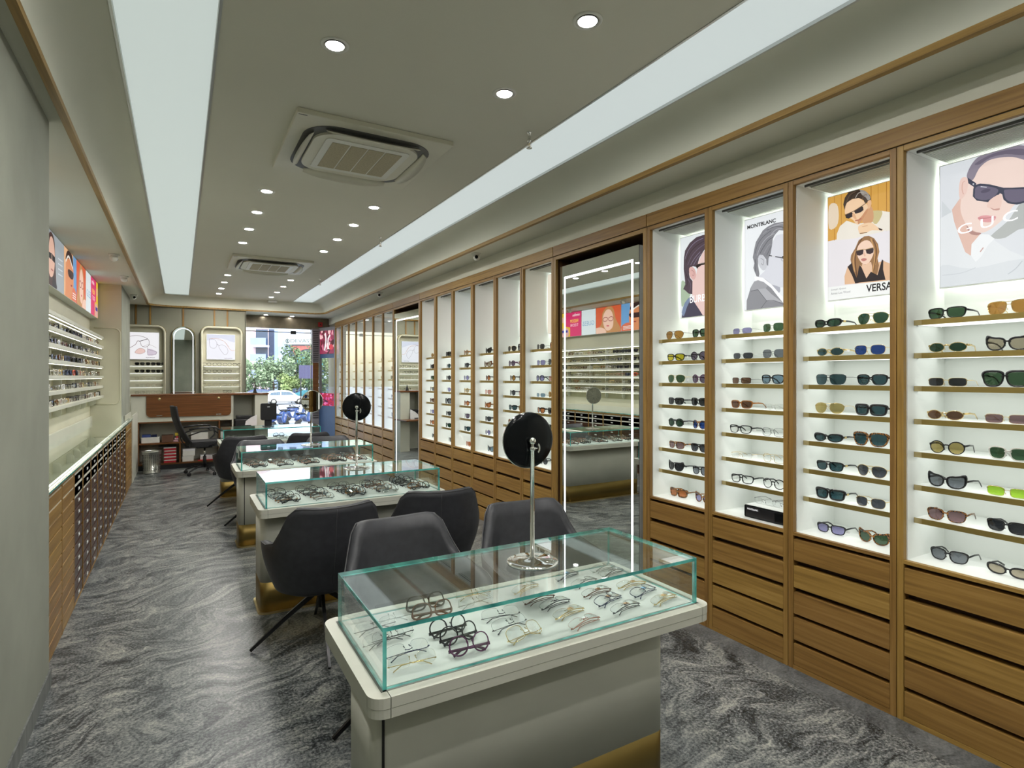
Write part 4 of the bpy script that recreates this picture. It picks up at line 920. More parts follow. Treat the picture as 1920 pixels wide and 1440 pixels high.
# ------------------------------------------------------------ display tables
ZT, ZG = .717, .885
TABLES = [(1.46, 0), (3.90, 1), (5.59, 0), (8.05, 1)]
TNAME = ['nearest glass topped display table', 'second glass topped display table from the camera', 'third glass topped display table from the camera', 'farthest glass topped display table']
X0, X1 = .426, 1.705
def make_table(i):
    y0, flip = TABLES[i]; y1 = y0 + .585
    t = wthing('display_table', 'cream rounded display table with brass plinth, ' + ['nearest of the four', 'second of the four', 'third of the four', 'farthest of the four'][i], 'table', ((X0 + X1) / 2, (y0 + y1) / 2, 0), 'cream display tables')
    T = MB()
    for (za, zb, ins) in ((ZT - .029, ZT, 0), (ZT - .0305, ZT - .029, .003), (ZT - .055, ZT - .0305, .001)):
        xs = [X0 + ins, X0 + .052, X0 + .0545, X1 - .0545, X1 - .052, X1 - ins]
        a, b_ = y0 + ins, y1 - ins; r = .045
        T.prism(rrect(xs[0], xs[1], a, b_, r, 6, (0, 1, 1, 0)), 2, za, zb, 0 if ins != .003 else 1)
        T.prism(rrect(xs[2], xs[3], a, b_, .01, 2, (0, 0, 0, 0)), 2, za, zb, 0 if ins != .003 else 1)
        T.prism(rrect(xs[4], xs[5], a, b_, r, 6, (1, 0, 0, 1)), 2, za, zb, 0 if ins != .003 else 1)
        T.box(xs[1] - .001, xs[2] + .001, a + .004, b_ - .004, za + .001, zb - .002, 1); T.box(xs[3] - .001, xs[4] + .001, a + .004, b_ - .004, za + .001, zb - .002, 1)
    part('tabletop', T, ['table_white', 'gasket'], t)
    g0, g1, h0, h1 = X0 + .043, X1 - .040, y0 + .040, y1 - .045
    G = MB()
    for q in ((g0 - .006, g0 + .010, h0 - .006, h1 + .006), (g1 - .010, g1 + .006, h0 - .006, h1 + .006), (g0, g1, h0 - .006, h0 + .010), (g0, g1, h1 - .010, h1 + .006)): G.box(q[0], q[1], q[2], q[3], ZT - .001, ZT + .0008)
    part('channel', G, 'gasket', t)
    part('tray', MB().box(g0 + .012, g1 - .012, h0 + .012, h1 - .012, ZT, ZT + .003, 0, .0015), 'felt', t)
    if not flip: bx0, bx1, by0, by1 = (.476 if i == 0 else .460), 1.62, y0 + .15, y0 + .44
    else: bx0, bx1, by0, by1 = .454, 1.62, y1 - .430, y1 - .10
    part('body', MB().prism(rrect(bx0, bx1, by0, by1, .05, 7), 2, .205, ZT - .055, 0, True), 'table_white', t)
    part('brass_plinth', MB().prism(rrect(bx0, bx1, by0, by1, .05, 7), 2, .012, .205, 0, True), 'brass', t)
    part('base_flange', MB().prism(rrect(bx0 - .014, bx1 + .014, by0 - .014, by1 + .014, .06, 7), 2, 0, .0115, 0), 'brass_foot', t)
    if not flip: part('shadow_gap', MB().box(.503, .509, by0 - .001, by0 + .02, .206, ZT - .056), 'black_gap', t)
    # glass case, a thing resting on the table
    c = wthing('glass_case', 'clear glass case with teal edges on the ' + ['nearest display table', 'second display table', 'third display table', 'farthest display table'][i], 'glass case', ((g0 + g1) / 2, (h0 + h1) / 2, ZT + .001), 'glass cases on the display tables')
    th = .011; z0 = ZT + .0012; zt = ZG - .011
    def pane(nm, b, ax):
        # ax: thickness axis; other side faces are glass edges
        vs = [(b[0], b[2], b[4]), (b[1], b[2], b[4]), (b[1], b[3], b[4]), (b[0], b[3], b[4]), (b[0], b[2], b[5]), (b[1], b[2], b[5]), (b[1], b[3], b[5]), (b[0], b[3], b[5])]
        mb = MB(); F = [((0, 3, 2, 1), 2), ((4, 5, 6, 7), 2), ((0, 1, 5, 4), 1), ((1, 2, 6, 5), 0), ((2, 3, 7, 6), 1), ((3, 0, 4, 7), 0)]
        for f, a in F: mb.add(vs, [f], 0 if a == ax else 1)
        part(nm, mb, ['pane_glass', 'glass_edge'], c)
    pane('top_pane', (g0, g1, h0, h1, zt, ZG), 2)
    pane('front_pane', (g0 + th, g1 - th, h0, h0 + th, z0, zt - .0005), 1); pane('rear_pane', (g0 + th, g1 - th, h1 - th, h1, z0, zt - .0005), 1)
    pane('side_pane', (g0, g0 + th - .0003, h0, h1, z0, zt - .0005), 0); pane('side_pane', (g1 - th + .0003, g1, h0, h1, z0, zt - .0005), 0)
    return (g0, g1, h0, h1)
TB = [make_table(i) for i in range(4)]
zt_ = ZT + .0034
def onT(u, v):   # helper: pixel measured on the tray plane -> room point
    f = 1072.7; a = math.atan(622 / f); d = f * (EYE - zt_) / (v - 706); X = (u - 338) * cos(a) * d / f; return X, (d - X * sin(a)) / cos(a)
# first table, item by item
T1 = [(735, 1172, 'rimless', 'silver', 'stand', 0), (700, 1190, 'rimless', 'gunmetal', 'stand', 0), (708, 1213, 'rimless', 'gunmetal', 'lean', 0), (740, 1205, 'rimless', 'gunmetal', 'stand', 0), (765, 1232, 'rimless', 'blue', 'lean', 0), (775, 1256, 'rimless', 'gold', 'stand', 0),
      (800, 1145, 'square', 'black', 'stand', 0), (812, 1160, 'square', 'brown', 'stand', 0), (842, 1193, 'round', 'black', 'stand', 0), (862, 1207, 'round', 'black', 'stand', 0), (882, 1228, 'round', 'purple', 'stand', 0),
      (890, 1125, 'rimless', 'gold', 'stand', 0), (893, 1140, 'rimless', 'silver', 'stand', 0), (940, 1163, 'rimless', 'gunmetal', 'lean', 0), (957, 1181, 'rimless', 'gunmetal', 'lean', 0), (985, 1199, 'thin square', 'gold', 'lean', 1),
      (985, 1108, 'half rim', 'gold', 'flat', 0), (1010, 1128, 'half rim', 'brown', 'flat', 0), (1040, 1137, 'half rim', 'gunmetal', 'flat', 0), (1066, 1154, 'half rim', 'gold', 'flat', 2), (1095, 1172, 'half rim', 'rose', 'flat', 1),
      (1060, 1083, 'half rim', 'blue', 'flat', 3), (1095, 1097, 'half rim', 'gunmetal', 'flat', 0), (1118, 1115, 'half rim', 'brown', 'flat', 2), (1140, 1130, 'thin square', 'blue', 'flat', 2), (1172, 1144, 'half rim', 'gunmetal', 'flat', 2),
      (1130, 1062, 'half rim', 'silver', 'flat', 0), (1160, 1075, 'half rim', 'gunmetal', 'flat', 0), (1183, 1100, 'half rim', 'gold', 'flat', 2), (1206, 1114, 'thin square', 'blue', 'flat', 3), (1244, 1128, 'half rim', 'gold', 'flat', 2)]
g0, g1, h0, h1 = TB[0]
grp = {}
for i, (u, v, st, fc, ps, tg) in enumerate(T1):
    X, Y = onT(u, v); X = min(max(X, g0 + .085), g1 - .085); Y = min(max(Y, h0 + .03), h1 - .055)
    colx = 'first' if u < 790 else 'second' if u < 885 else 'third' if u < 990 and v > 1120 or u < 960 else 'fourth' if u < 1100 and v > 1120 else 'right part'
    grp.setdefault(colx, 0); k_ = grp[colx]; grp[colx] += 1
    zone = {'first': 'leftmost column', 'second': 'second column', 'third': 'third column', 'fourth': 'middle column', 'right part': 'right half'}[colx]
    lab = '%s %s folded eyeglasses, %s from the back, %s, nearest table' % (fc, st, ORD[k_], zone)
    t = eyewear(st, fc, 'clear', ps, 2, (X, Y, zt_), rnd.uniform(-.12, .22) + (.12 if ps == 'flat' else 0), lab, 'eyeglasses in the nearest glass case')
    if tg: MB().box(.018, .040, .010, .026, .012, .0128).build('price_tag', ['tagcard', 'tagkraft', 'tagblue'][tg - 1], t)
# second and third table: overlapping rows of folded pairs
def cluster(tb, ti, cxs, rows_, cols, det):
    g0, g1, h0, h1 = TB[tb]; k2 = 0
    for ci_, cx in enumerate(cxs):
        for j in range(rows_):
            st = rr.choice(('rectangular', 'square', 'round', 'thin square', 'oval')); fc = rr.choice(cols[min(j * len(cols) // rows_, len(cols) - 1)])
            y = h1 - .075 - j * (h1 - h0 - .15) / (rows_ - 1); x = g0 + cx + j * .010 + rr.uniform(-.006, .006)
            x = min(max(x, g0 + .085), g1 - .085)
            lab = '%s %s folded eyeglasses, %s from the back, %s cluster, %s table' % (fc, st, ORD[j], ORD[ci_], ti)
            eyewear(st, fc, 'clear', 'stand' if rr.random() < .6 else 'lean', det, (x, y, zt_), rr.uniform(-.15, .15), lab, 'eyeglasses in the %s glass case' % ti)
cluster(1, 'second', (.10, .32, .55, .78, 1.02), 7, (('black',), ('black', 'brown'), ('tortoise', 'gunmetal'), ('black', 'gunmetal', 'silver')), 1)
cluster(2, 'third', (.10, .32, .56, .82, 1.03), 7, (('black', 'gunmetal'), ('brown', 'tortoise'), ('rose', 'gunmetal'), ('silver', 'black')), 1)
cluster(3, 'farthest', (.12, .42, .72), 3, (('black',), ('black',), ('black', 'gunmetal')), 1)

# ------------------------------------------------------------ vanity mirrors on the cases
def stand_mirror(x, y, z, face, label, R=.102, zc=1.325, tilt=0.0):
    t = thing('table_mirror', label, 'mirror', (x, y, z), 0, 'round vanity mirrors on the glass cases'); h = zc - z
    MB().lathe([(.094, 0), (.095, .003), (.090, .006), (.070, .008), (.02, .012), (.013, .016), (1e-5, .016)], (0, 0, 0), 40).build('base', 'chrome', t)
    MB().lathe([(.0115, .012), (.0115, .02), (.0082, .022), (.0082, h - .035), (.0115, h - .034), (.0115, h - .022), (.006, h - .021), (.006, h - .006)], (0, 0, 0), 16).build('pole', 'chrome', t)
    MB().sphere((0, 0, h), .014, 0, 14).lathe([(.012, 0), (.012, .012)], (0, 0, h), 14, 0, Matrix.Rotation(face, 3, 'Z') @ Matrix.Rotation(pi / 2, 3, 'X')).build('ball_joint', 'chrome', t)
    b_ = MB(); b_.tube([(.008, 0, h - .028), (.022, 0, h - .028)], .003, 8); b_.tube([(.022 + .008 * cos(a), 0, h - .028 + .016 * sin(a)) for a in [radians(q) for q in range(-80, 81, 20)]], .004, 8, up=(0, 1, 0)); b_.build('wing_knob', 'chrome', t)
    A = Matrix.Rotation(face, 3, 'Z') @ Matrix.Rotation(pi / 2 + tilt, 3, 'X')   # lathe z axis -> facing direction
    off = A @ Vector((0, 0, .026)); o = (off.x, off.y, h + off.z)
    MB().lathe([(1e-5, -.010), (.05, -.009), (.09, -.004), (R - .003, .001), (R, .004), (R - .001, .008)], o, 48, 0, A, caps=False).build('black_back', 'black_gloss', t)
    MB().lathe([(R - .004, .0072), (1e-5, .0072)], o, 48, 0, A, smooth=False).build('mirror_face', 'mirror_round', t)
    MB().lathe([(R - .004, .006), (R + .001, .006), (R + .001, .010), (R - .004, .0098)], o, 48, 0, A, caps=False).build('rim', 'chrome', t)
pm('mirror_round', (.84, .82, .74), .01, metal=1, var=0)
# facing direction is away from the camera for the first two: local +z -> +y side
stand_mirror(1.111, 1.768, ZG + .0005, pi - .07, 'black backed round mirror on chrome stand, on the nearest display table', .103)
stand_mirror(1.123, 4.215, ZG + .0005, pi - .24, 'black backed round mirror on chrome stand, on the second display table', .103, 1.335)
stand_mirror(1.118, 5.89, ZG + .0005, .18, 'round chrome stand mirror with its shiny face to the camera, on the third table', .108, 1.315)

# ------------------------------------------------------------ upholstered chairs
def make_chair():
    t = thing('upholstered_chair', 'x', 'chair', (0, 0, 0))
    # chair faces +y; back at -y
    NP = 40; prof = []
    def ztop(a):   # a: 0 at the back, pi at the front
        d = abs(a); d = d if d <= pi else 2 * pi - d
        pts = [(0, .842), (.55, .851), (.72, .844), (.81, .805), (.95, .715), (1.08, .652), (1.5, .625), (1.95, .600), (2.2, .56), (2.42, .46), (2.7, .445), (pi, .445)]
        for (a0, z0), (a1, z1) in zip(pts, pts[1:]):
            if d <= a1: s = (d - a0) / (a1 - a0); s = s * s * (3 - 2 * s); return z0 + (z1 - z0) * s
        return .445
    def rad(z, a):
        # plan radius grows with height, back leans out
        s = min(1, max(0, (z - .33) / .30)); base = .235 + .075 * sin(s * pi / 2)
        return base
    def P(a, z, off=0.0):
        r = rad(z, a) - off; sx = sin(a); cy = -cos(a)
        x = r * 1.06 * math.copysign(abs(sx) ** .72, sx); y = (r - .02) * math.copysign(abs(cy) ** .85, cy)
        if cy < 0 and z > .46: y -= (z - .46) * .14
        x *= 1 - max(0, z - .60) ** 1.3 * .45
        return (x, y, z)
    sh = MB(); ring = []
    angs = [2 * pi * i / NP - pi for i in range(NP)]
    lv = [0.0, .06, .14, .24, .36, .48, .6, .72, .84, .94, 1.0]
    rowsv = []
    rowsv.append([(0, 0, .335)] * 0)
    V = []
    V.append([tuple(Vector((P(a, .34)[0] * .35, P(a, .34)[1] * .35, .322))) for a in angs])
    V.append([tuple(Vector((P(a, .34)[0] * .80, P(a, .34)[1] * .80, .330))) for a in angs])
    for s in lv: V.append([P(a, .36 + (ztop(a) - .36) * s) for a in angs])
    V.append([P(a, ztop(a) + .012, .018) for a in angs])
    V.append([P(a, ztop(a) + .004, .042) for a in angs])
    for s in (.85, .5, .1): V.append([P(a, max(.43, .43 + (ztop(a) - .43) * s), .052) for a in angs])
    vs = [p for r_ in V for p in r_]; fs = []
    for i in range(len(V) - 1):
        for j in range(NP):
            q = (j + 1) % NP; fs.append((i * NP + j, i * NP + q, (i + 1) * NP + q, (i + 1) * NP + j))
    fs.append(tuple(range(NP))[::-1]); fs.append(tuple(len(vs) - NP + j for j in range(NP)))
    me = MB().add(vs, fs, 0, True); o = me.build('shell', 'leather', t)
    pip = MB().tube([P(a, ztop(a) + .004, .002) for a in angs], .0035, 6, closed=True); pip.build('piping', 'leather_edge', o)
    seam = MB().tube([tuple(Vector(P(0, z)) + Vector((0, -.001, 0))) for z in (.40, .5, .6, .7, .8, .84)], .0016, 6, up=(0, 1, 0)); seam.build('seam', 'leather_edge', o)
    c = MB(); bm = bmesh.new(); bmesh.ops.create_cube(bm, size=1); bmesh.ops.bevel(bm, geom=list(bm.edges), offset=.18, segments=4, affect='EDGES')
    for v in bm.verts: v.co = Vector((v.co.x * .46, v.co.y * .46 + .03, .445 + v.co.z * .09 + .008 * (1 - (v.co.x * 2) ** 2)))
    c.bm(bm, 0, True).build('seat_cushion', 'leather', t)
    MB().lathe([(.02, .20), (.02, .30), (.05, .31), (.12, .318), (.12, .326)], (0, 0, 0), 16).build('hub', 'black_metal', t)
    for k_ in range(4):
        a = radians(90 * k_) - .13
        MB().tube([(.02 * cos(a), .02 * sin(a), .30), (.20 * cos(a), .20 * sin(a), .165), (.385 * cos(a), .385 * sin(a), .010)], [(.013, .020), (.012, .017), (.010, .011)], 4, smooth=False).build('leg', 'black_metal', t)
    return t
kids_index()
ch0 = make_chair(); kids_index(); used = False
CH = [(.725, 3.50, .03, 'dark grey upholstered armchair at left seat of second table, back to camera'), (1.44, 3.60, -.14, 'dark grey upholstered armchair at right seat of second table, back to camera'),
      (.95, 2.47, pi + .05, 'grey upholstered chair behind the left half of the nearest table, facing camera'), (1.645, 2.47, pi - .08, 'grey upholstered chair behind the right half of the nearest table, facing camera'),
      (.78, 6.60, pi + .03, 'grey upholstered chair behind the left half of the third table'), (1.50, 6.62, pi, 'grey upholstered chair behind the right half of the third table'),
      (.66, 7.70, .02, 'dark upholstered armchair at left seat of the farthest table'), (1.42, 7.78, -.04, 'dark upholstered armchair at right seat of the farthest table')]
for x, y, rz, lab in CH:
    t = ch0 if not used else copy_tree(ch0); used = True
    t.location = (x, y, 0); t.rotation_euler = (0, 0, rz); t['label'] = lab; t['group'] = 'upholstered chairs around the display tables'

# ------------------------------------------------------------ ceiling fittings
def cassette(x0, x1, y0, y1, label):
    cx, cy = (x0 + x1) / 2, (y0 + y1) / 2; w, d = (x1 - x0) / 2, (y1 - y0) / 2
    t = thing('ceiling_air_conditioner', label, 'air conditioner', (cx, cy, ZC), 0, 'ceiling cassette air conditioners')
    MB().box(-w, w, -d, d, -.030, 0, 0, .004).build('panel', 'ac_white', t)
    o = MB().prism(rrect(-w * .84, w * .84, -d * .84, d * .84, .19, 8), 2, -.034, -.0302); o.build('outlet_slot', 'grille', t)
    MB().prism(rrect(-w * .70, w * .70, -d * .70, d * .70, .15, 8), 2, -.048, -.0342).build('inner_panel', 'ac_white', t)
    b_ = MB().prism(rrect(-w * .56, w * .56, -d * .56, d * .56, .03, 4), 2, -.053, -.0482); b_.build('grille_frame', 'white_paint', t)
    g = MB()
    for a, c in ((-.47, -.245), (-.225, -.01), (.01, .225), (.245, .47)): g.box(w * a, w * c, -d * .46, d * .46, -.0552, -.0532)
    g.build('intake_grille', 'ac_beige', t)
    for s, ax in ((-1, 0), (1, 0), (-1, 1), (1, 1)):
        P0 = MB(); L = .50; n = 10
        vs = []
        for q in range(n + 1):
            e = (q / n * 2 - 1); wd = .055 * sqrt(max(0.02, 1 - e * e * .8))
            for (o_, zz) in ((0, -.036), (wd, -.036 - wd * .75), (wd, -.040 - wd * .75), (0, -.041)):
                r_ = .80 - 0.0; base = (w if ax == 0 else d) * .80
                pos = s * (base - .035 + o_); al = e * L / 2 * 1.15
                vs.append((pos, al, zz) if ax == 0 else (al, pos, zz))
        fs = [(q * 4 + k_, (q + 1) * 4 + k_, (q + 1) * 4 + (k_ + 1) % 4, q * 4 + (k_ + 1) % 4) for q in range(n) for k_ in range(4)]
        P0.add(vs, fs, 0, True).build('louvre_flap', 'ac_white', t)
    MB().box(-w * .98, -w * .88, -d * .97, -d * .955, -.0312, -.0300).build('indicator', 'grille', t)
cassette(.555, 1.49, 3.30, 4.27, 'square ceiling cassette air conditioner, the nearer of the two')
cassette(.545, 1.485, 7.63, 8.61, 'square ceiling cassette air conditioner, the farther of the two')
DL = [1.90, 2.605, 4.93, 5.605, 6.28, 6.96, 9.29, 10.02, 10.74, 11.45]
ring_m = MB().lathe([(.042, .012), (.046, -.002), (.054, -.005), (.062, -.003), (.063, .0)], (0, 0, 0), 32, caps=False).mesh('bezel', ['white_paint'])
inn_m = MB().lathe([(.040, -.003), (.043, .004), (.045, .010)], (0, 0, 0), 32, caps=False).mesh('inner_ring', ['black_plastic'])
len_m = MB().lathe([(.0395, .003), (1e-5, .0025)], (0, 0, 0), 28).mesh('lamp_face', ['downlight'])
len_s = MB().lathe([(.0395, .003), (1e-5, .0025)], (0, 0, 0), 28).mesh('lamp_face', ['downlight_small'])
def downlight(x, y, z, label, small=False):
    t = thing('downlight', label, 'downlight', (x, y, z), 0, 'round recessed ceiling downlights')
    put('bezel', ring_m, t, (0, 0, -.0005)); put('inner_ring', inn_m, t, (0, 0, -.003)); put('lamp_face', len_s if small else len_m, t, (0, 0, -.0065))
for i, y in enumerate(DL):
    for j, x in enumerate((.597, 1.465)):
        downlight(x, y, ZC, 'recessed round downlight, %s from the camera in the %s row' % (ORD[i], ('left', 'right')[j]))
for i, y in enumerate((.9, 0.0, -1.1)):
    for j, x in enumerate((.597, 1.465)): downlight(x, y, ZC, 'recessed round downlight above or behind the camera, %s row, number %s back' % (('left', 'right')[j], ORD[i]))
for i, (x, y) in enumerate(((1.53, 12.78), (2.05, 12.82))):
    downlight(x, y, ZS, 'small recessed downlight above the shopfront glass, %s of the pair' % ('left', 'right')[i], True)
for i, (x, y) in enumerate(((1.83, 2.947), (1.84, 5.965), (1.833, 8.965))):
    t = thing('ceiling_sprinkler', 'chrome pendant sprinkler, %s beside the right light strip' % ('nearest', 'middle', 'farthest')[i], 'sprinkler', (x, y, ZC), 0, 'ceiling sprinklers')
    MB().lathe([(.016, 0), (.016, -.004), (.010, -.005), (.009, -.045), (.012, -.046), (.012, -.056), (.005, -.058), (.005, -.066)], (0, 0, 0), 14).build('stem', 'chrome', t)
    MB().tube([(-.008, 0, -.058), (-.011, 0, -.075), (-.004, 0, -.092)], .0018, 6).tube([(.008, 0, -.058), (.011, 0, -.075), (.004, 0, -.092)], .0018, 6).tube([(0, 0, -.060), (0, 0, -.090)], .0025, 6).build('bulb_frame', 'F_gold', t)
    MB().lathe([(.017, -.093), (.018, -.096), (1e-5, -.097)], (0, 0, 0), 16).build('deflector', 'chrome', t)
def cctv(x, y, z, lab, a):
    t = thing('security_camera', lab, 'security camera', (x, y, z), a, 'white dome security cameras on the soffits')
    MB().lathe([(.048, 0), (.048, -.012), (.040, -.018)], (0, 0, 0), 20).build('mount', 'white_paint', t)
    MB().sphere((0, 0, -.040), .037, 0, 18).build('dome', 'white_paint', t)
    MB().lathe([(.018, .030), (.018, .040), (1e-5, .041)], (0, 0, -.044), 16, 0, Matrix.Rotation(pi / 2, 3, 'X')).build('lens', 'black_gloss', t)
cctv(2.66, 5.32, ZS, 'white ball security camera on the right soffit, the nearer one', -.5)
cctv(2.62, 8.52, ZS, 'white ball security camera on the right soffit, the farther one', -.5)
cctv(-.60, 7.26, ZS, 'white dome security camera on the left soffit, above the pink poster', 2.6)
cctv(-.62, 8.79, ZS, 'white dome security camera on the left soffit, next to the pillar', 2.6)
cctv(-.63, 10.7, ZS, 'white security camera under the far left soffit, beyond the pillar', .3)
t = thing('ceiling_box', 'small white box fitting on the ceiling above the shop entrance', 'box', (1.545, 11.93, ZC)); MB().box(-.085, .085, -.03, .03, -.052, 0, 0, .008).build('case', 'white_paint', t); MB().box(-.07, .07, -.034, -.030, -.040, -.012, 0, .001).build('front_plate', 'tagcard', t)
# ------------------------------------------------------------ far wall displays
def display_niche(x0, x1, label, zt, zb, rows_, pic):
    t = wthing('wall_display', label, 'wall display', ((x0 + x1) / 2, YB - .05, zb)); y = YB - .13; r = .13
    o = rrect(x0, x1, zb, zt, r, 8, (1, 1, 0, 0)); i_ = rrect(x0 + .035, x1 - .035, zb, zt - .035, r - .035, 8, (1, 1, 0, 0))
    n = len(o); mb = MB(); k = 0
    V = [(p[0], y + .012, p[1]) for p in o] + [(p[0] * 1, y, p[1]) for p in [(a[0] + (b[0] - a[0]) * .3, a[1] + (b[1] - a[1]) * .3) for a, b in zip(o, i_)]] + [(p[0], y + .010, p[1]) for p in i_] + [(p[0], YB - .02, p[1]) for p in i_] + [(p[0], YB, p[1]) for p in o]
    F = []
    for a, b in ((0, 1), (1, 2), (2, 3), (4, 0)):
        for q in range(n):
            w = (q + 1) % n; F.append((a * n + q, a * n + w, b * n + w, b * n + q))
    mb.add(V, F, 0, True); mb.box(x0 + .03, x1 - .03, YB - .024, YB - .010, zb, zt - .03)
    part('surround', mb, 'cream_panel', t)
    part('brass_line', MB().tube([(p[0] + (.004 if p[0] > (x0 + x1) / 2 else -.004), y + .02, p[1]) for p in o if p[1] > zb + .001] , .005, 6, up=(0, 1, 0)), 'brass', t)
    for z in rows_:
        s = part('shelf', MB().box(x0 + .038, x1 - .038, y + .004, YB - .022, z - .014, z, 0, .002), 'cream_lam', t)
        part('led_strip', MB().box(x0 + .06, x1 - .06, y + .075, y + .085, z - .0165, z - .014), 'led_halo', s)
    px0, px1, pz0, pz1 = pic
    part('picture_box', MB().box(px0, px1, YB - .055, YB - .024, pz0, pz1, 0, .003), 'white_lam', t)
    return t, Print((px0 + .006, YB - .0555, pz0 + .006), (1, 0, 0), (0, 0, 1), px1 - px0 - .012, pz1 - pz0 - .012)
RL = [1.757, 1.628, 1.500, 1.378, 1.250, 1.12]
t, p = display_niche(-.925, -.225, 'rounded cream wall display of sunglasses under a bright eyeglass picture, left of the arched mirror', 2.475, .9, RL, (-.84, -.325, 1.86, 2.35))
p.rect(0, 1, 0, 1, 'f1f0f4').line([(.0, .80), (.35, .88), (.66, .76), (.70, .55), (.60, .46), (.48, .50), (.44, .64)], .012, '4a2b26', 5).line([(.44, .66), (.36, .68), (.30, .55), (.12, .42), (.0, .48)], .014, '6a3a30', 5)
p.line([(.40, .66), (.66, .76)], .02, '3a2422').poly([(.28, .25), (.40, .40), (.54, .38), (.58, .28), (.44, .20)], 'e7c6bf', 3).line([(.28, .25), (.40, .40), (.54, .38), (.58, .28), (.44, .20)], .008, '7a4a42', 4, True)
p.poly([(.66, .40), (.90, .32), (.92, .20), (.68, .14)], 'cfc3d2', 2).line([(.66, .46), (.66, .16), (.90, .18), (.94, .28), (.66, .38)], .009, '5a4852').line([(.5, .46), (.7, .55), (.92, .44)], .008, '8f857f', 4).done(t)
wtext('eyewear', t, (-.53, YB - .057, 1.885), (1, 0, 0), (0, 0, 1), .14, .018, pcol('#4a4a50', .6))
t, p = display_niche(.326, 1.027, 'rounded cream wall display of eyeglasses under a pale eyeglass picture, beside the shopfront glass', 2.495, .9, RL, (.422, .905, 1.875, 2.355))
p.rect(0, 1, 0, 1, 'e3e4ee').poly([(0, .75), (0, 1), (1, 1), (1, .7), (.5, .85)], 'ccd0e2', 3).line([(.09, .80), (.12, .50), (.28, .45), (.36, .60), (.30, .76), (.16, .82)], .010, '8a8088', 5, True).line([(.44, .46), (.62, .20), (.74, .28), (.72, .46), (.58, .58), (.44, .56)], .010, '8a8088', 5, True)
p.line([(.34, .62), (.44, .56)], .012, '6a5a60').line([(.09, .82), (.35, .84), (.62, .72), (.84, .40), (1, .38)], .012, 'd9a27a', 5).line([(.34, .78), (.6, .74), (.78, .52)], .008, 'b0a4a8', 5).done(t)
wtext('eyewear', t, (.72, YB - .057, 1.895), (1, 0, 0), (0, 0, 1), .14, .018, pcol('#4a4a50', .6))
for i, z in enumerate(RL[:5]):
    for j, x in enumerate((-.78, -.62, -.455, -.30)):
        fc, lc = (('black', 'black') if i < 2 else rr.choice((('gold', 'clear'), ('clear', 'clear'), ('silver', 'clear'), ('lime', 'yellow') if j == 3 and i == 2 else ('rose', 'clear')))) if i < 4 else ('black', 'clear')
        if j == 0: continue
        eyewear('square' if i < 2 else 'thin square', fc, lc, 'open', 1, (x, YB - .10, z + .0008), rr.uniform(-.06, .06), '%s %s, %s on the %s shelf of the left far wall display' % (fc, 'sunglasses' if lc != 'clear' else 'eyeglasses', ('', 'left pair', 'middle pair', 'right pair')[j], ['top', 'second', 'third', 'fourth', 'fifth'][i]), 'eyewear in the left far wall display')
    for j, x in enumerate((.425, .597, .768, .935)):
        fc = 'black' if i == 0 or (i == 1 and j < 3) or (i == 4 and j == 2) else rr.choice(('gold', 'silver', 'clear', 'rose'))
        eyewear('square' if fc == 'black' else 'thin square', fc, 'clear', 'open', 1, (x, YB - .10, z + .0008), rr.uniform(-.06, .06), '%s eyeglasses, %s on the %s shelf of the right far wall display' % (fc, ('first from left', 'second from left', 'third from left', 'rightmost pair')[j], ['top', 'second', 'third', 'fourth', 'fifth'][i]), 'eyewear in the right far wall display')
# arched mirror
t = wthing('arched_mirror', 'slim arched mirror with glowing band on the panelled far wall', 'mirror', (.052, YB - .03, .1)); cx, R_, zc = .052, .187, 2.475 - .187
def arch(r, y, z0=.1, n=16): return [(cx + r, y, z0)] + [(cx + r * cos(pi * i / n), y, zc + r * sin(pi * i / n)) for i in range(n + 1)] + [(cx - r, y, z0)]
a = arch(R_ - .004, 0); part('mirror_glass', MB().prism([(q[0], q[2]) for q in a], 1, YB - .040, YB - .034), 'mirror', t)
part('backing', MB().prism([(q[0], q[2]) for q in arch(R_ - .01, 0)], 1, YB - .034, YB - .002), 'black_plastic', t)
part('brass_rim', MB().tube(arch(R_, YB - .036), (.006, .012), 6, up=(0, 1, 0)), 'brass', t)
part('light_band', MB().tube(arch(R_ - .035, YB - .0415, .14), (.008, .002), 4, up=(0, 1, 0), smooth=False), 'led_white', t)

# ------------------------------------------------------------ reception desk
YD0 = 11.2
t = wthing('reception_desk', 'cream reception desk with a teak flap front and open shelves, at the far end', 'desk', (.2, YD0 + .25, 0))
part('worktop', MB().box(-.70, 1.39, YD0 - .02, YD0 + .50, 1.235, 1.262, 0, .003), 'desk_wood', t)
f = MB().box(-.70, .795, YD0, YD0 + .02, .80, 1.235).box(-.70, -.60, YD0, YD0 + .02, 0, .80).box(-.70, 1.37, YD0 + .44, YD0 + .46, 0, 1.235).box(-.70, -.68, YD0 + .02, YD0 + .44, 0, 1.235).box(.79, .81, YD0, YD0 + .44, .68, 1.235)
f.box(1.16, 1.375, YD0, YD0 + .44, 0, .645).box(1.16, 1.375, YD0, YD0 + .44, .672, 1.235)
f.box(-.60, 1.16, YD0 + .40, YD0 + .44, 0, .80)
part('body', f, 'cream_lam', t)
fl = MB().prism(rrect(-.485, .775, .882, 1.232, .07, 7, (0, 0, 1, 1)), 1, YD0 - .018, YD0 - .001)
d = part('flap_door', fl, 'desk_wood', t)
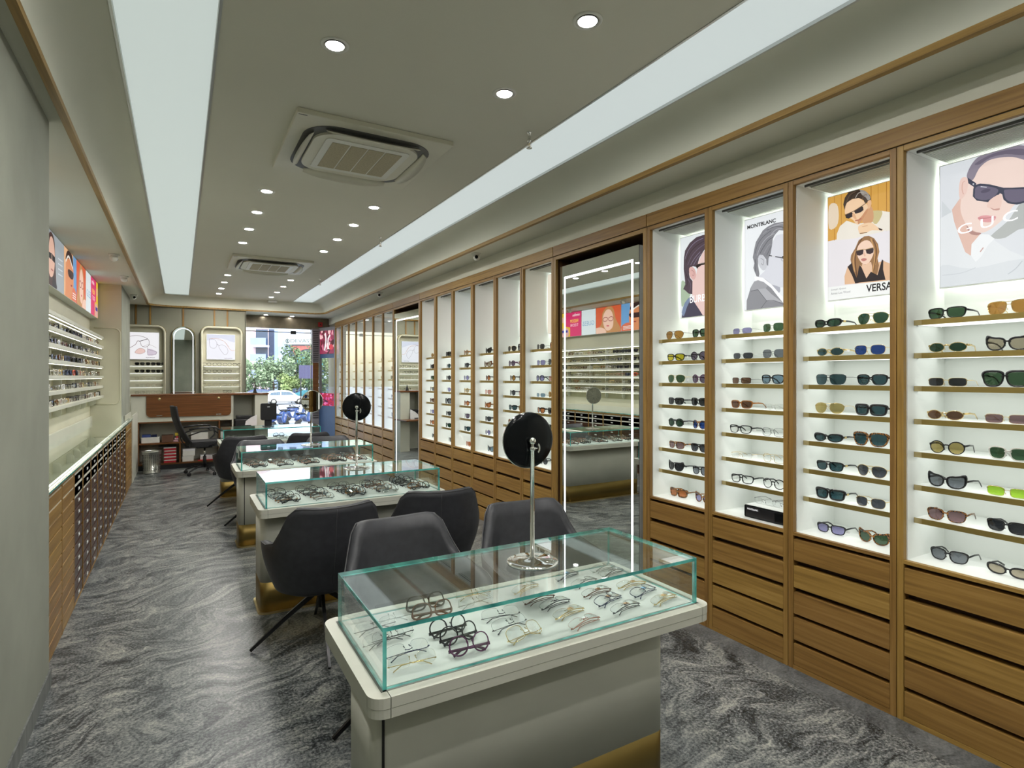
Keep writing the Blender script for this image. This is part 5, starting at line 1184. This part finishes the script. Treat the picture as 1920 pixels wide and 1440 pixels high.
for x in (-.30, .58):
    part('lock', MB().lathe([(.020, -.003), (.022, 0), (.020, .003), (1e-5, .004)], (x, YD0 - .021, 1.185), 18, 0, Matrix.Rotation(pi / 2, 3, 'X')).box(x - .010, x + .010, YD0 - .0275, YD0 - .0245, 1.182, 1.188, 1), ['brass_foot', 'black_gap'], d)
    part('hinge', MB().box(x - .04, x + .04, YD0 - .022, YD0 - .018, .902, .912), 'chrome', d)
s = MB()
for x in (-.60, -.005, .59): s.box(x - .010 + (.01 if x == -.60 else 0), x + .012, YD0 - .004, YD0 + .40, .095, .80)
for z in (.795, .44, .095): s.box(-.60, .60, YD0 - .003, YD0 + .40, z - .010, z + .012)
part('open_shelving', s, 'desk_wood', t)
part('plinth', MB().box(-.60, .60, YD0 + .04, YD0 + .06, 0, .086), 'black_plastic', t)
part('side_ledge', MB().box(.60, 1.385, YD0 - .30, YD0 + .40, .645, .670, 0, .003), 'desk_wood', t)
def boxthing(nm, lab, cat, x0, x1, y0, y1, z0, z1, mat, grp=None, rz=0, lid=None):
    t = thing(nm, lab, cat, ((x0 + x1) / 2, (y0 + y1) / 2, z0), rz, grp); w, d_, h = (x1 - x0) / 2, (y1 - y0) / 2, z1 - z0
    MB().box(-w, w, -d_, d_, 0, h * (.72 if lid else 1), 0, .003).build('body', mat, t)
    if lid: MB().box(-w - .002, w + .002, -d_ - .002, d_ + .002, h * .72, h, 0, .003).build('lid', lid, t)
    return t
pm('card_white', (.70, .70, .66), .7); pm('card_brown', (.12, .055, .03), .7); pm('card_red', (.42, .02, .03), .5); pm('card_blue', (.03, .06, .22), .5); pm('card_pink', (.62, .35, .40), .6); pm('paper', (.72, .72, .74), .8); pm('card_yellow', (.7, .55, .05), .6)
boxthing('carton', 'white open carton on the upper left shelf of the reception desk', 'box', -.56, -.30, YD0 + .06, YD0 + .26, .453, .545, 'card_white')
boxthing('box', 'dark blue box standing in the white carton', 'box', -.55, -.43, YD0 + .10, YD0 + .20, .546, .59, 'card_blue')
boxthing('box', 'mid blue small box in the white carton, on the right', 'box', -.42, -.34, YD0 + .10, YD0 + .20, .546, .585, 'F_blue')
boxthing('carton', 'open brown carton on the upper left desk shelf', 'box', -.27, -.10, YD0 + .05, YD0 + .22, .453, .57, 'card_brown')
for i in range(3): boxthing('box', ('pink flat box, lower of the small stack left of the shelf divider', 'pink flat box, upper of the small stack left of the shelf divider', 'red flat box on top of the small stack left of the shelf divider')[i], 'box', -.12 + .02 * i + .02, -.025, YD0 + .05, YD0 + .2, .453 + .032 * i, .483 + .032 * i, 'card_pink' if i < 2 else 'card_red')
boxthing('spool', 'small yellow item on the red flat boxes', 'box', -.08, -.03, YD0 + .08, YD0 + .14, .551, .60, 'card_yellow')
for i in range(5): boxthing('case_box', '%s red and white eyewear box from the bottom of the stack beside the bin' % ORD[i].replace('first', 'lowest'), 'box', -.24 + (i % 2) * .006, -.06, YD0 + .03, YD0 + .16, .108 + i * .052, .157 + i * .052, 'card_red', 'red boxes stacked under the desk', 0, 'card_white')
boxthing('folder', 'dark flat folder lying on the red boxes beside the bin', 'folder', -.32, -.06, YD0 + .03, YD0 + .24, .369, .382, 'black_plastic')
boxthing('carton', 'tilted white carton on the lower right desk shelf', 'box', .03, .20, YD0 + .05, YD0 + .2, .108, .20, 'card_white'); boxthing('carton', 'white shoe box sized carton leaning on another, behind the office chair', 'box', .035, .22, YD0 + .05, YD0 + .2, .201, .32, 'card_white', None, .0, 'paper')
boxthing('paper_stack', 'stack of pale papers on the lower right desk shelf', 'papers', .30, .56, YD0 + .06, YD0 + .3, .108, .19, 'paper'); boxthing('folder', 'red folder under the chair on the lower desk shelf', 'folder', .26, .57, YD0 + .02, YD0 + .06, .108, .125, 'card_red')
boxthing('carton', 'white carton on the upper right desk shelf behind the chair', 'box', .16, .42, YD0 + .1, YD0 + .3, .453, .59, 'card_white')
t = thing('printer', 'black printer with a paper feed in the right compartment of the reception desk', 'printer', (.985, YD0 + .12, .671))
MB().box(-.15, .15, -.13, .14, 0, .13, 0, .012).build('body', 'black_plastic', t); MB().box(-.12, .14, -.09, .12, .131, .19, 0, .01).build('top_unit', 'black_plastic', t); MB().box(-.13, .10, -.22, -.131, .02, .028).build('paper_tray', 'black_plastic', t)
MB().prism([(0, 0), (.20, .0), (.20, .21), (.10, .16), (.02, .10)], 1, -.19, -.186).build('paper', 'paper', t)
t = thing('ornament', 'small black pointed figurine on the end of the reception worktop', 'ornament', (1.17, YD0 + .1, 1.2625)); MB().lathe([(.035, 0), (.030, .02), (.022, .05), (.012, .09), (.004, .125), (1e-5, .13)], (0, 0, 0), 14).lathe([(.05, 0), (.05, .006), (1e-5, .006)], (0, 0, 0), 14).build('figure', 'black_plastic', t)
t = thing('papers', 'loose flat papers on the reception worktop', 'papers', (1.0, YD0 + .2, 1.2625)); MB().box(-.15, .14, -.1, .1, 0, .004).box(-.10, .18, -.12, .06, .0041, .008).build('sheets', 'paper', t)
# waste bin
t = thing('waste_bin', 'perforated steel waste bin standing in front of the reception desk', 'bin', (-.40, YD0 - .27, 0))
b_ = MB().lathe([(.118, 0), (.125, .004), (.125, .018), (.118, .022), (.130, .34), (.136, .345), (.136, .357), (.129, .357), (.128, .34), (.116, .03), (1e-5, .03)], (0, 0, 0), 32)
b_.build('shell', 'steel', t)
h_ = MB()
for k_ in range(11):
    for q in range(28):
        a = 2 * pi * (q + .5 * 0) / 28; z = .06 + k_ * .023; r = .1205 + .012 * (z / .35)
        if sin(a) < .3: h_.box(r * cos(a) - .004, r * cos(a) + .004, r * sin(a) - .004, r * sin(a) + .004, z, z + .010)
h_.build('perforations', 'black_gap', t)
# office chair
t = thing('office_chair', 'black mesh office chair on castors in front of the reception desk', 'chair', (.34, 10.45, 0), radians(-82))
MB().prism(rrect(-.24, .24, -.24, .25, .07, 6), 2, .455, .52, 0).prism(rrect(-.225, .225, -.225, .235, .07, 6), 2, .52, .532).build('seat', 'black_mesh', t)
bk = MB(); vs = []; fs = []; n = 12
for i in range(n + 1):
    s = i / n; z = .50 + .60 * s; y = -.24 - .22 * s + .05 * sin(s * pi) * -1; w = .215 + .02 * sin(s * pi) - .03 * s
    for j in range(9):
        e = j / 8 * 2 - 1; vs.append((w * e, y + .05 * e * e, z))
for off in (0,):
    m_ = len(vs); vs += [(p[0], p[1] - .025, p[2]) for p in vs]
    for i in range(n):
        for j in range(8):
            a = i * 9 + j; fs += [(a, a + 1, a + 10, a + 9), (m_ + a, m_ + a + 9, m_ + a + 10, m_ + a + 1)]
    for i in range(n): fs += [(i * 9, (i + 1) * 9, m_ + (i + 1) * 9, m_ + i * 9), (i * 9 + 8, m_ + i * 9 + 8, m_ + (i + 1) * 9 + 8, (i + 1) * 9 + 8)]
    for j in range(8): fs += [(j, m_ + j, m_ + j + 1, j + 1), (n * 9 + j, n * 9 + j + 1, m_ + n * 9 + j + 1, m_ + n * 9 + j)]
bk.add(vs, fs, 0, True).build('backrest', 'black_mesh', t)
MB().tube([(0, -.10, .44), (0, -.27, .44), (0, -.33, .55), (0, -.37, .75)], (.03, .010), 6, up=(0, 0, 1)).build('back_bracket', 'black_plastic', t)
for s in (-1, 1):
    MB().tube([(s * .25, -.26, .74), (s * .28, -.10, .76), (s * .29, .10, .76), (s * .29, .19, .70), (s * .28, .20, .60), (s * .26, .10, .50), (s * .24, .02, .455)], (.014, .018), 8, up=(1, 0, 0)).tube([(s * .25, -.27, .64), (s * .275, -.10, .70), (s * .285, .08, .72), (s * .285, .14, .66)], .010, 6, up=(1, 0, 0)).build('armrest', 'black_plastic', t)
MB().lathe([(.026, .10), (.026, .28), (.014, .285), (.014, .44)], (0, 0, 0), 14).build('gas_lift', 'black_metal', t); MB().lathe([(.0145, .29), (.0145, .40)], (0, 0, 0), 14).build('piston', 'chrome', t)
MB().box(-.09, .09, -.13, .10, .42, .456, 0, .01).build('mechanism', 'black_plastic', t)
for k_ in range(5):
    a = 2 * pi * k_ / 5 + .3; l_ = MB().tube([(.02 * cos(a), .02 * sin(a), .12), (.16 * cos(a), .16 * sin(a), .115), (.29 * cos(a), .29 * sin(a), .07)], [(.024, .018), (.02, .014), (.016, .010)], 8).build('base_arm', 'black_plastic', t)
    w_ = MB(); A = Matrix.Rotation(a, 3, 'Z') @ Matrix.Rotation(pi / 2, 3, 'X')
    for o_ in (-.018, .006): w_.lathe([(.018, o_), (.028, o_ + .002), (.028, o_ + .010), (.018, o_ + .012)], (.30 * cos(a), .30 * sin(a), .0285), 16, 0, A)
    w_.tube([(.30 * cos(a), .30 * sin(a), .03), (.30 * cos(a), .30 * sin(a), .075)], .008, 8); w_.build('castor', 'black_plastic', l_)
# sales terminal standing on the farthest case
t = thing('sales_terminal', 'black sales terminal screen seen from behind, on the farthest glass case', 'screen', (1.03, 8.32, ZG + .0005), .1)
MB().prism(rrect(-.10, .10, .09, .315, .02, 5), 1, -.012, .014).build('screen', 'black_plastic', t); MB().prism(rrect(-.045, .045, .0, .12, .01, 3), 1, .015, .035).build('neck', 'black_plastic', t)
MB().box(-.06, .06, -.05, .09, 0, .012, 0, .004).build('foot', 'black_plastic', t); MB().box(-.018, .014, -.0135, -.012, .262, .270).build('badge', 'tagcard', t)

# ------------------------------------------------------------ shopfront
pm('steelclad', (.20, .17, .12), .25, metal=.5, var=.35, scale=5)
struct(MB().box(1.09, 3.3, YD, YD + .12, 2.585, ZS).build('wall_far', 'steelclad'))
struct(MB().box(2.86, 3.3, YD, YD + .1, 0, 2.6).build('wall_far', 'panel_wall'))
w = thing('window_1', 'x', 'x', (1.1, YD, 0)); del w['label']; del w['category']; struct(w); w['_w'] = 1
part('frame', MB().box(1.10, 1.128, YD - .01, YD + .05, 0, 2.585).box(1.10, 2.47, YD - .005, YD + .045, 0, .03).box(2.466, 2.478, YD, YD + .04, 0, 2.585), 'black_plastic', w)
part('pane', MB().box(1.128, 2.465, YD + .015, YD + .025, .03, 2.50), 'cab_glass', w)
part('patch_fitting', MB().box(2.05, 2.16, YD + .0, YD + .04, 2.47, 2.54, 0, .003).box(1.128, 2.465, YD + .005, YD + .035, 2.50, 2.515), 'black_metal', w)
# angled end unit between bays and entrance: louvred pillar, screen, window, blue base
def ang(s, z, off=0.0):     # s 0..1 along the angled face
    a = Vector((XF + .0, 12.37, 0)); b = Vector((2.625, 12.95, 0)); d_ = (b - a); nn = Vector((-.94, -.34, 0)).normalized(); p = a + d_ * s + nn * off; return (p.x, p.y, z)
t = wthing('entrance_unit', 'angled entrance unit with pink poster above, glass in the middle, blue base', 'display unit', (2.75, 12.65, 0))
def quadbox(s0, s1, z0, z1, th, mi=0, off=0.0):
    vs = [ang(s0, z0, off), ang(s1, z0, off), ang(s1, z0, off - th), ang(s0, z0, off - th), ang(s0, z1, off), ang(s1, z1, off), ang(s1, z1, off - th), ang(s0, z1, off - th)]
    return vs, [(0, 3, 2, 1), (4, 5, 6, 7), (0, 1, 5, 4), (1, 2, 6, 5), (2, 3, 7, 6), (3, 0, 4, 7)], mi
part('base_cabinet', MB().add(*quadbox(0, 1, 0, .93, .05)), 'blue_board', t)
part('frame', MB().add(*quadbox(0, 1, 2.55, 2.62, .05)).add(*quadbox(0, .06, .93, 2.55, .05)).add(*quadbox(.94, 1, .93, 2.55, .05)), 'louvre_grey', t)
part('glazing', MB().add(*quadbox(.06, .94, 1.20, 1.96, .006, 0, -.02)), 'cab_glass', t)
part('blue_strip', MB().add(*quadbox(.06, .94, 1.96, 2.05, .03, 0, -.01)), 'blue_board', t)
def angprint(z0, z1, lab_, seed, cols, n):
    r0 = Vector(ang(.06, z0, -.008)); r1 = Vector(ang(.94, z0, -.008)); rv = (r0 - r1); w_ = rv.length; q = Print(r1 if False else tuple(Vector(ang(.94, z0, .0))), tuple(rv.normalized()), (0, 0, 1), w_, z1 - z0, .55)
    # viewer's left is the far end
    rg = random.Random(seed); q.rect(0, 1, 0, 1, cols[0])
    for i in range(n): q.ell(rg.random(), rg.random(), .05 + rg.random() * .12, .03 + rg.random() * .08, rg.choice(cols), rg.random() * 3, 10)
    return q
q = angprint(2.05, 2.55, 'a', 5, ['8a2f4c', 'c96a86', '5e1c2c', 'e8b4b8', 'b24a3c', '3a1620'], 60); q.line([(.35, .15), (.45, .55), (.40, .9)], .10, 'efe2e6', 4).line([(.62, .2), (.60, .6), (.75, .8)], .09, 'f1e6e8', 4).ell(.82, .28, .14, .12, 'c23a48'); q.done(t, 'poster')
q = angprint(.93, 1.20, 'b', 9, ['a5123a', '7a1a4a', 'c24a8a', '4a1238', 'd86aa0'], 40); q.done(t, 'flower_print')
t = wthing('louvred_panel', 'grey louvred panel over a timber post beside the shop entrance', 'louvre', (2.55, 12.93, 0))
lv = MB().box(2.48, 2.625, 12.93, 12.97, 1.86, 2.60, 0)
for k_ in range(17): lv.box(2.497, 2.61, 12.918, 12.931, 1.89 + k_ * .040, 1.905 + k_ * .040, 1)
ll = MB()
for k_ in range(11): ll.box(2.497, 2.61, 12.918, 12.931, .66 + k_ * .05, .675 + k_ * .05, 0)
part('lower_louvres', ll, 'black_plastic', t)
part('lower_panel', MB().box(2.48, 2.625, 12.93, 12.97, .0, 1.18, 0), 'louvre_grey', t)
part('louvres', lv, ['louvre_grey', 'black_plastic'], t); part('timber_post', MB().box(2.495, 2.615, 12.93, 12.97, 1.18, 1.86, 0, .003), 'desk_wood', t)
t = thing('fire_alarm', 'small red fire alarm box on the lintel above the entrance', 'alarm', (2.66, YD - .001, 2.70)); MB().box(-.045, .045, -.04, 0, -.05, .05, 0, .006).build('case', 'red_plastic', t); MB().lathe([(.014, 0), (.014, .006), (1e-5, .007)], (0, -.041, 0), 16, 0, Matrix.Rotation(pi / 2, 3, 'X')).build('button', 'black_plastic', t)

# ------------------------------------------------------------ street outside
GZ = -1.35
pm('asphalt', (.30, .31, .33), .9, var=.1, scale=2); pm('pavement', (.55, .55, .54), .9, var=.08, scale=3); pm('facade_pink', (.70, .52, .54), .9, var=.04, scale=.6); pm('facade_blue', (.30, .38, .56), .85, var=.05, scale=.8); pm('facade_pale', (.56, .66, .82), .85, var=.05, scale=.8)
pm('win_dark', (.05, .08, .14), .15); pm('sign_board', (.66, .70, .66), .6); pm('sign_text', (.05, .10, .12), .6); pm('brick_red', (.42, .14, .12), .8); pm('leaf', (.11, .17, .08), .7, var=.6, scale=1.5); pm('leaf_light', (.26, .34, .14), .7, var=.5, scale=1.5); pm('leaf_pale', (.22, .30, .18), .7, var=.5, scale=1.5); pm('bark', (.10, .07, .05), .9)
pm('car_white', (.78, .80, .82), .25, coat=.6, var=0); pm('car_glass', (.08, .12, .16), .08, var=0); pm('tyre', (.02, .02, .02), .8); pm('tail_red', (.6, .03, .02), .3); pm('van_blue', (.03, .05, .14), .35); pm('scooter_blue', (.010, .035, .14), .3, coat=.5); pm('billboard_purple', (.055, .055, .12), .7); pm('teal_sheet', (.05, .22, .27), .6)
AL = math.atan(622 / 1072.7)
def far(u, d): lat = (u - 960) / 1072.7 * d; return d * sin(AL) + lat * cos(AL), d * cos(AL) - lat * sin(AL)
def zat(v, d): return EYE - (v - 706) * d / 1072.7
g = MB().box(-120, 160, YD + .5, 30, GZ - .3, GZ, 1).box(-120, 160, 30, 160, GZ - .3, GZ, 0)
o = g.build('street_ground', ['asphalt', 'pavement']); o['kind'] = 'structure'
t = thing('entrance_step', 'pale landing and steps outside the shop entrance', 'steps', (2, 14, GZ)); MB().box(-4, 5, -.86, 1.2, 0, 1.30).box(-4, 5, 1.2, 1.6, 0, .9).box(-4, 5, 1.6, 2.0, 0, .45).build('steps', 'pavement', t)
def building(nm, lab, u0, u1, d, v0, mat, depth=14):
    x0, y0 = far(u0, d); x1, y1 = far(u1, d); a = atan2(y1 - y0, x1 - x0); L = math.hypot(x1 - x0, y1 - y0); top = zat(v0, d)
    t = thing(nm, lab, 'building', (x0, y0, GZ), a); MB().box(0, L, 0, depth, 0, top - GZ).build('wall', mat, t); return t, L, top - GZ, d
def bp(u, v, ref):   # local coordinates on a facade
    x0, y0, a, d = ref; r = 1e9
    # intersect the viewing ray with the facade plane
    dx, dy = far(u, 1.0); nx, ny = -sin(a), cos(a); s = (x0 * nx + y0 * ny) / (dx * nx + dy * ny)
    X, Y = dx * s, dy * s; return (X - x0) * cos(a) + (Y - y0) * sin(a), zat(v, s) - GZ
def ref(t, d): return (t.location.x, t.location.y, t.rotation_euler.z, d)
t, L, H, d = building('building', 'tall pink rendered building seen at the left of the shop glass', 400, 490, 82, 540, 'facade_pink', 3); rf = ref(t, d)
for v in (620, 650, 680):
    l0, z0 = bp(476, v, rf); MB().box(l0, l0 + 2.2, -1.2, 0, z0 - 2.4, z0 - 2.1).box(l0, l0 + 2.2, -1.2, -1.1, z0 - 2.1, z0 - 1.1, 1).box(l0 + .3, l0 + 2.0, -.05, 0, z0 - 2.1, z0 + .2, 2).build('balcony', ['facade_pale', 'facade_blue', 'win_dark'], t)
t, L, H, d = building('building', 'blue grey office building carrying the long lettered sign', 488, 720, 86, 600, 'facade_pale'); rf = ref(t, d)
q = MB(); l0, z1 = bp(490, 610, rf); l1, _ = bp(521, 610, rf); q.box(l0 - .5, l1, -1.5, 0, 0, z1 + 4)
part_ = q.build('stair_tower', 'facade_blue', t)
for u in (495, 511):
    l0, z0 = bp(u, 638, rf); MB().box(l0, l0 + .9, -1.56, -1.5, z0 - 7, z0 + 1.5).build('window', 'win_dark', t)
l0, z0 = bp(536, 646, rf); l1, z1 = bp(640, 635, rf)
s = MB().box(l0, l1, -.5, 0, z0, z0 + 1.05).build('sign', 'sign_board', t)
x0, y0, a, _ = rf
text('DEVASTHAN', s, (l0 + .9, -.51, z0 + .25), (1, 0, 0), (0, 0, 1), 5.4, .55, 'sign_text')
MB().tube([(l0 + .45 + .25 * cos(q_), -.52, z0 + .52 + .28 * sin(q_)) for q_ in [2 * pi * i / 14 for i in range(14)]], .05, 6, closed=True, up=(0, 1, 0)).box(l0 + .36, l0 + .52, -.53, -.50, z0 + .36, z0 + .68).build('emblem', 'sign_text', s)
l0, z0 = bp(544, 690, rf); l1, z1 = bp(600, 648, rf)
MB().box(l0, l1, -.3, 0, z0 + .4, z1).build('shop_window', 'win_dark', t)
MB().prism([(l0 + .2, z1 - .05), (l1, z1 - .05), (l1, z1 - 1.3)] + [(l0 + 3.0 + 2.0 * cos(q_), z1 - 1.7 + 1.2 * sin(q_)) for q_ in [radians(w) for w in range(0, 181, 20)]], 1, -.36, -.31).build('arch_sign', 'brick_red', t)
MB().box(l0 + 1.2, l0 + 5.2, -.4, -.31, z0 + .4, z0 + 1.6).build('banner', 'teal_sheet', t); MB().box(l0, l0 + 6, -.45, -.3, z0 - .6, z0 + .1).build('band', 'van_blue', t)
for k_ in range(5): MB().box(2.5 + k_ * 2.2, 3.9 + k_ * 2.2, -.05, 0, .2, 2.6).build('ground_window', 'win_dark', t)
# a third, further block that fills the gap behind
t, L, H, d = building('building', 'grey block behind the office building', 300, 900, 120, 560, 'facade_blue', 20)
for r_ in range(7):
    for c_ in range(24): MB().box(2 + c_ * 2.8, 3.4 + c_ * 2.8, -.06, 0, 2 + r_ * 2.4, 3.4 + r_ * 2.4).build('window', 'win_dark', t)
def tree(nm, lab, u, v, d, rx, rz_, mat, n, seed, grp=None, trunk=True):
    x, y = far(u, d); zc = zat(v, d); rg = random.Random(seed); t = thing(nm, lab, 'tree' if trunk else 'shrub', (x, y, GZ), 0, grp); mb = MB()
    cl = [(rg.uniform(-.7, .7) * rx, rg.uniform(-.7, .7) * rx, rg.uniform(-.6, .7) * rz_, rg.uniform(.30, .5)) for _ in range(12)]
    for i in range(n):
        c = rg.choice(cl); a, b = rg.uniform(0, 2 * pi), math.acos(rg.uniform(-1, 1)); r_ = c[3] * rg.uniform(.6, 1) 
        p = Vector((c[0] + r_ * rx * sin(b) * cos(a), c[1] + r_ * rx * sin(b) * sin(a), zc - GZ + c[2] + r_ * rz_ * cos(b)))
        if p.z < .05: p.z = .05 + rg.random() * .2
        q_ = .16 * rg.uniform(.6, 1.5); e1 = Vector((rg.uniform(-1, 1), rg.uniform(-1, 1), rg.uniform(-1, 1))).normalized(); e2 = e1.cross(Vector((rg.uniform(-1, 1), rg.uniform(-1, 1), rg.uniform(-1, 1)))).normalized()
        k = len(mb.v); mb.v += [tuple(p + e1 * q_), tuple(p + e2 * q_ * .6), tuple(p - e1 * q_), tuple(p - e2 * q_ * .6)]; mb.f.append([k, k + 1, k + 2, k + 3]); mb.m.append(0); mb.sm.append(False)
    mb.build('foliage', mat, t)
    if trunk: MB().tube([(0, 0, 0), (.1, 0, (zc - GZ) * .5), (-.1, .1, zc - GZ)], [(.16, .16), (.12, .12), (.05, .05)], 8).build('trunk', 'bark', t)
    return t
tree('tree', 'bushy pale green tree at the left of the view outside', 478, 709, 70, 2.2, 2.6, 'leaf_pale', 2600, 1)
tree('tree', 'bushy pale green tree outside, behind the white car', 512, 704, 71, 2.4, 3.0, 'leaf_pale', 2600, 2)
tree('tree', 'light flowering tree in front of the office building', 556, 692, 74, 3.0, 3.0, 'leaf', 1700, 3)
tree('shrub', 'bright yellow green shrub behind the white car', 547, 722, 66, 1.5, 1.3, 'leaf_light', 1800, 4, None, False)
tree('tree', 'dark green tree outside to the right of the office building', 600, 700, 68, 2.4, 3.2, 'leaf', 2200, 5)
tree('tree', 'dark green tree outside, reflected in the far bays', 660, 690, 64, 3.4, 4.0, 'leaf', 2200, 6)
tree('tree', 'tall green street tree to the left, out of direct view', 380, 690, 50, 3, 4.0, 'leaf', 2200, 8)
t = thing('billboard', 'plain purple board standing outside near the entrance', 'billboard', (*far(577, 60), GZ), .1); MB().box(-.9, .9, -.05, .05, 2.7, 4.1).build('board', 'billboard_purple', t); MB().tube([(-.7, 0, 0), (-.7, 0, 2.8)], .06, 8).tube([(.7, 0, 0), (.7, 0, 2.8)], .06, 8).build('posts', 'black_metal', t)
t = thing('stall_canopy', 'teal sheet covered stall outside near the entrance', 'stall', (*far(573, 64), GZ), 0); MB().prism([(-1.0, 0), (1.0, 0), (1.1, 1.0), (0, 1.4), (-1.1, 1.0)], 1, -.8, .8).build('sheet', 'teal_sheet', t)
# white hatchback: side profile with cabin inset
def car(nm, lab, u, d, flip, body, yaw=0.0, S=1.0):
    x, y = far(u, d); t = thing(nm, lab, 'car', (x, y, GZ), yaw); sg = -1 if flip else 1
    low = [(-2.0, .35), (-2.02, .65), (-1.95, .88), (-1.3, .95), (.9, .92), (1.6, .80), (1.95, .62), (2.0, .35)]
    cab = [(-1.95, .88), (-1.75, 1.22), (-1.35, 1.42), (-.3, 1.48), (.35, 1.40), (.95, 1.0), (1.05, .90)]
    def loft(poly, hw0, hw1, zsplit):
        pl = spline(poly, 4, False); mb = MB(); n = len(pl); V = []
        for s in (-1, 1):
            for a, b in pl: V.append((sg * a, s * (hw0 if b < zsplit else hw0 + (hw1 - hw0) * (b - zsplit) / (1.48 - zsplit)), b))
        F = [tuple(range(n)), tuple(range(n, 2 * n))[::-1]] + [(i, i + 1, n + i + 1, n + i) for i in range(n - 1)] + [(n - 1, 0, n, 2 * n - 1)]
        return mb.add(V, F, 0, False)
    loft(low, .85, .85, 2).build('body', body, t); loft(cab, .84, .66, .9).build('cabin', body, t)
    for s in (-1, 1):
        for w_ in ([(-1.6, .98), (-1.52, 1.24), (-.62, 1.36), (-.60, .98)], [(-.52, .98), (-.54, 1.37), (.30, 1.32), (.82, .98)]):
            V = [(sg * a, s * (.845 - .18 * max(0, (b - .9)) / .58 + .004), b) for a, b in w_] + [(sg * a, s * (.815 - .18 * max(0, (b - .9)) / .58), b) for a, b in w_]
            MB().add(V, [(0, 1, 2, 3), (7, 6, 5, 4), (0, 4, 5, 1), (1, 5, 6, 2), (2, 6, 7, 3), (3, 7, 4, 0)]).build('side_window', 'car_glass', t)
        for a in (-1.25, 1.25):
            w2 = MB().lathe([(.17, -.09), (.30, -.10), (.32, -.07), (.32, .07), (.30, .10), (.17, .09)], (sg * a, s * .76, .32), 24, 0, Matrix.Rotation(pi / 2, 3, 'X')).build('wheel', 'tyre', t)
            h_ = MB().lathe([(.20, .0), (.18, .012), (.05, .02), (1e-5, .02)], (sg * a, s * .865, .32), 16, 0, Matrix.Rotation(-s * pi / 2, 3, 'X')).build('hubcap', 'steel', w2)
        MB().box(sg * -2.02, sg * -1.78, s * .62, s * .86, .78, .95, 0, .02).build('tail_light', 'tail_red', t)
    return t
car('car', 'white hatchback parked outside, seen through the shop glass', 536, 60, False, 'car_white', -.05)
car('car', 'dark blue vehicle parked to the left of the white hatchback', 478, 64, True, 'van_blue', .0)
def scooter(lab, u, d, yaw, mat):
    x, y = far(u, d); t = thing('scooter', lab, 'scooter', (x, y, GZ), yaw, 'scooters parked outside')
    MB().tube([(-.75, 0, .55), (-.5, 0, .70), (-.1, 0, .72), (.05, 0, .45), (.35, 0, .38), (.50, 0, .70), (.55, 0, .95)], [(.10, .08), (.19, .16), (.17, .14), (.16, .06), (.15, .05), (.16, .10), (.10, .08)], 10).build('body', mat, t)
    MB().tube([(-.62, 0, .86), (-.35, 0, .88), (.0, 0, .84)], [(.12, .05), (.15, .06), (.12, .04)], 8).build('seat', 'black_plastic', t)
    MB().tube([(.48, -.34, 1.08), (.55, -.12, 1.02), (.55, .12, 1.02), (.48, .34, 1.08)], .02, 6).tube([(.55, 0, .95), (.62, 0, .5), (.68, 0, .26)], .035, 6).sphere((.60, 0, .92), .09).build('handlebar', 'black_metal', t)
    for a in (-.58, .68): MB().lathe([(.14, -.05), (.23, -.055), (.26, -.02), (.26, .02), (.23, .055), (.14, .05)], (a, 0, .26), 20, 0, Matrix.Rotation(pi / 2, 3, 'X')).build('wheel', 'tyre', t)
    for s in (-1, 1): MB().tube([(.50, s * .30, 1.08), (.44, s * .36, 1.28)], .008, 6).sphere((.43, s * .37, 1.32), .055, 0, 10, (.4, 1, .8)).build('rear_mirror', 'black_metal', t)
scooter('blue scooter parked outside, left of the pair', 543, 35, .5, 'scooter_blue'); scooter('dark blue scooter parked outside, right of the pair', 570, 32, .8, 'scooter_blue'); scooter('dark blue scooter parked outside, nearest to the shop screen', 524, 31, .9, 'scooter_blue'); scooter('dark scooter parked outside between the two blue ones', 556, 38, .2, 'van_blue'); scooter('white scooter parked behind the blue ones', 594, 37, .4, 'car_white')
t = thing('low_wall', 'pale low wall along the pavement outside', 'wall', (*far(540, 30), GZ), .0); MB().box(-6, 8, 0, .3, 0, .35).build('wall', 'facade_pale', t)
for o in bpy.data.objects:
    if '_w' in o: del o['_w']
    if o.parent is not None:
        for k_ in ('category', 'group'):
            if k_ in o: del o[k_]
